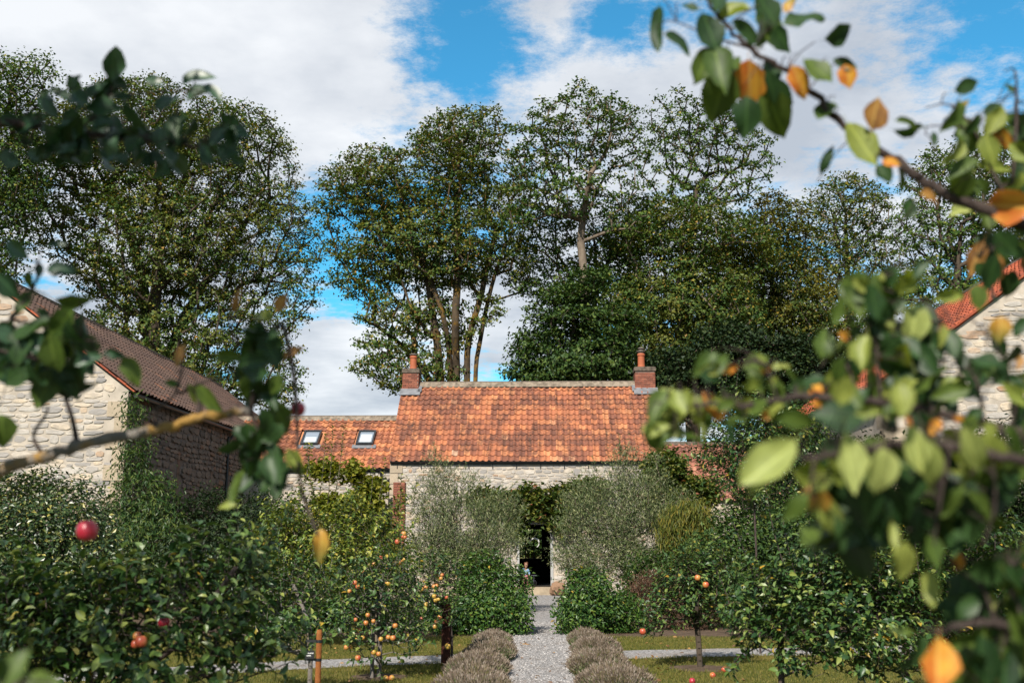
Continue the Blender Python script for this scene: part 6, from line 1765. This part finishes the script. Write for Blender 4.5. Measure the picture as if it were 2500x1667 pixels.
c4.leaf(*z9(1330, 1260), 1.36, 520 / 4.704, -97, .72, 'o', tilt=0.0, roll=0.0)
for t in [(1290, 400, 370, -85, .5, 'y'), (1590, 100, 300, -65, .42, 'o'), (1680, 1000, 480, -150, .45, 'm'), (1100, 1200, 460, -115, .3, 'g'), (2180, 1100, 520, -75, .4, 'm'), (2310, 900, 420, -60, .4, 'm'), (1820, 1000, 420, -110, .5, 'm'), (1700, 620, 320, -130, .6, 'g'), (1980, 560, 200, -100, .5, 'y'), (950, 890, 260, 170, .4, 'm'), (1900, 1250, 520, -85, .55, 'g'), (2100, 1350, 460, -100, .5, 'g'), (2280, 500, 360, -110, .6, 'g'), (2350, 100, 180, 170, .5, 'o'), (2250, 300, 320, -60, .6, 'g')]:
    x, y = z9(t[0], t[1])
    c4.leaf(x, y, 1.5 + RN.normal(0, 0.03), t[2] / 4.704, *t[3:], tilt=RN.normal(0, 0.15), roll=RN.normal(0, 0.25))
c4.fill(26, 2340, 2520, 1380, 1680, 1.45, 1.75, 'gggm', (0.045, 0.07))
c4.done()
BR = [(2.2, 2.4, 2.9, 0.8, 0.8, 0.9), (2.4, 1.6, 2.4, 0.7, 0.8, 0.9), (1.9, 1.9, 3.3, 0.6, 0.6, 0.5)]
limbs(rt, np.array([1.66, 1.83, 2.8]), BR, M_twig)
crown_out(rt, BR, 4000, 4, M_leaf_apple)

# ------------------------------------------------------------------ in the doorway
def skin_person():
    root = thing('person', 'small child in a pale blue jacket and pink leggings in the doorway', 'person', (-0.62, YH + 0.3, 0.27))
    x, y, z = -0.62, YH + 0.3, 0.27
    s = 0.83
    J = {'pel': (0, 0, .44), 'bel': (0, 0, .54), 'che': (0.01, -.01, .66), 'nek': (0.02, -.02, .76), 'hd0': (0.025, -.03, .82), 'hd1': (0.03, -.035, .93), 'hd2': (.03, -.03, 1.0),
         'lh': (-.06, 0, .42), 'lk': (-.065, -.01, .23), 'la': (-.06, .01, .05), 'lt': (-.06, -.08, .025), 'rh': (.06, 0, .42), 'rk': (.09, -.05, .24), 'ra': (.11, .0, .05), 'rt': (.12, -.09, .025),
         'ls': (-.10, 0, .71), 'le': (-.14, -.03, .58), 'lw': (-.12, -.10, .50), 'lf': (-.11, -.14, .47), 'rs': (.11, -.01, .71), 're': (.16, -.04, .58), 'rw': (.17, -.11, .49), 'rf': (.17, -.15, .46)}
    E_ = [('pel', 'bel'), ('bel', 'che'), ('che', 'nek'), ('nek', 'hd0'), ('hd0', 'hd1'), ('hd1', 'hd2'), ('pel', 'lh'), ('lh', 'lk'), ('lk', 'la'), ('la', 'lt'), ('pel', 'rh'), ('rh', 'rk'), ('rk', 'ra'), ('ra', 'rt'), ('che', 'ls'), ('ls', 'le'), ('le', 'lw'), ('lw', 'lf'), ('che', 'rs'), ('rs', 're'), ('re', 'rw'), ('rw', 'rf')]
    R_ = {'pel': .075, 'bel': .075, 'che': .08, 'nek': .035, 'hd0': .065, 'hd1': .082, 'hd2': .045, 'lh': .055, 'lk': .04, 'la': .028, 'lt': .025, 'rh': .055, 'rk': .04, 'ra': .028, 'rt': .025, 'ls': .04, 'le': .03, 'lw': .022, 'lf': .02, 'rs': .04, 're': .03, 'rw': .022, 'rf': .02}
    skin = simple('skin', (0.52, 0.27, 0.19), 0.6, 0.3, var=0.05)
    jean = simple('blue_denim', (0.22, 0.38, 0.56), 0.8, 0.2, var=0.2, nscale=20)
    pink = simple('pink_cloth', (0.55, 0.20, 0.24), 0.8, 0.2, var=0.1)
    hair = simple('brown_hair', (0.16, 0.07, 0.035), 0.7, 0.3)
    def grow(name, keys, mat, infl):
        ks = [k for k in J if k in keys]
        ix = {k: i for i, k in enumerate(ks)}
        me = bpy.data.meshes.new(name)
        me.from_pydata([(x + J[k][0] * s, y + J[k][1] * s, z + J[k][2] * s) for k in ks], [(ix[a], ix[b_]) for a, b_ in E_ if a in ix and b_ in ix], [])
        o = bpy.data.objects.new(name, me)
        link(o, root)
        m_ = o.modifiers.new('skin', 'SKIN')
        for k in ks:
            v_ = me.skin_vertices[0].data[ix[k]]
            v_.radius = ((R_[k] + infl) * s,) * 2
            v_.use_root = (k == ks[0])
        o.modifiers.new('sub', 'SUBSURF').levels = 2
        o.modifiers['sub'].render_levels = 2
        me.materials.append(mat)
        return o
    grow('body', set(J), skin, 0.0)
    grow('jacket', {'pel', 'bel', 'che', 'ls', 'le', 'lw', 'rs', 're', 'rw'}, jean, 0.014)
    grow('leggings', {'pel', 'lh', 'lk', 'la', 'rh', 'rk', 'ra'}, pink, 0.008)
    blob('hair', (x + .03 * s, y + .0 * s, z + .955 * s), (.088 * s, .085 * s, .075 * s), hair, root, seed=3, amp=0.06)
skin_person()
tw = thing('ride_on_toy', 'small wheeled toy beside the child in the doorway', 'toy', (-0.30, YH + 0.05, 0.27))
M_toy = simple('toy_paint', (0.05, 0.05, 0.08), 0.4, 0.5)
M_rim = simple('pale_rim', (0.55, 0.55, 0.55), 0.4, 0.5)
for (xx, yy) in ((-0.32, YH - 0.04), (-0.40, YH + 0.22), (-0.24, YH + 0.22)):
    w_ = MB()
    a = np.linspace(0, 2 * np.pi, 17)
    w_.tube([(xx, yy + 0.075 * math.cos(q), 0.365 + 0.075 * math.sin(q)) for q in a], 0.016, 6)
    wo_ = w_.build('wheel', M_black, tw)
    MB().lathe((xx - 0.012, yy, 0.365), [(0.055, 0), (0.055, 0.024)], 14, axis=0).build('rim', M_rim, wo_)
MB().tube([(-0.32, YH - 0.04, 0.37), (-0.32, YH + 0.02, 0.55), (-0.32, YH + 0.04, 0.66)], 0.012, 6).tube([(-0.32, YH + 0.0, 0.47), (-0.32, YH + 0.2, 0.44), (-0.40, YH + 0.22, 0.37)], 0.012, 6).tube([(-0.32, YH + 0.2, 0.44), (-0.24, YH + 0.22, 0.37)], 0.012, 6).tube([(-0.42, YH + 0.04, 0.66), (-0.22, YH + 0.04, 0.66)], 0.010, 6).build('toy_frame', M_toy, tw)
MB().box((-0.38, YH + 0.12, 0.45), (-0.26, YH + 0.27, 0.48)).build('seat', M_toy, tw)
rg = P(1305, 1325, YH + 0.06)
a = np.radians(np.linspace(-60, 190, 26))
rad_ = 11 * (YH + 0.3) / FPX
tag(MB().tube([(rg[0] + rad_ * math.cos(q), YH + 0.06, rg[2] + rad_ * math.sin(q)) for q in a] , np.concatenate([np.linspace(0.012, 0.032, 13), np.linspace(0.032, 0.012, 13)]), 8).build('hanging_ring', M_white), 'white crescent shaped ring hanging inside the dark doorway', 'ornament')
MB().tube([(rg[0], YH + 0.06, rg[2] + rad_), (rg[0], YH + 0.06, DZ1 - 0.05)], 0.004, 4).build('cord', M_black, bpy.data.objects['hanging_ring'])
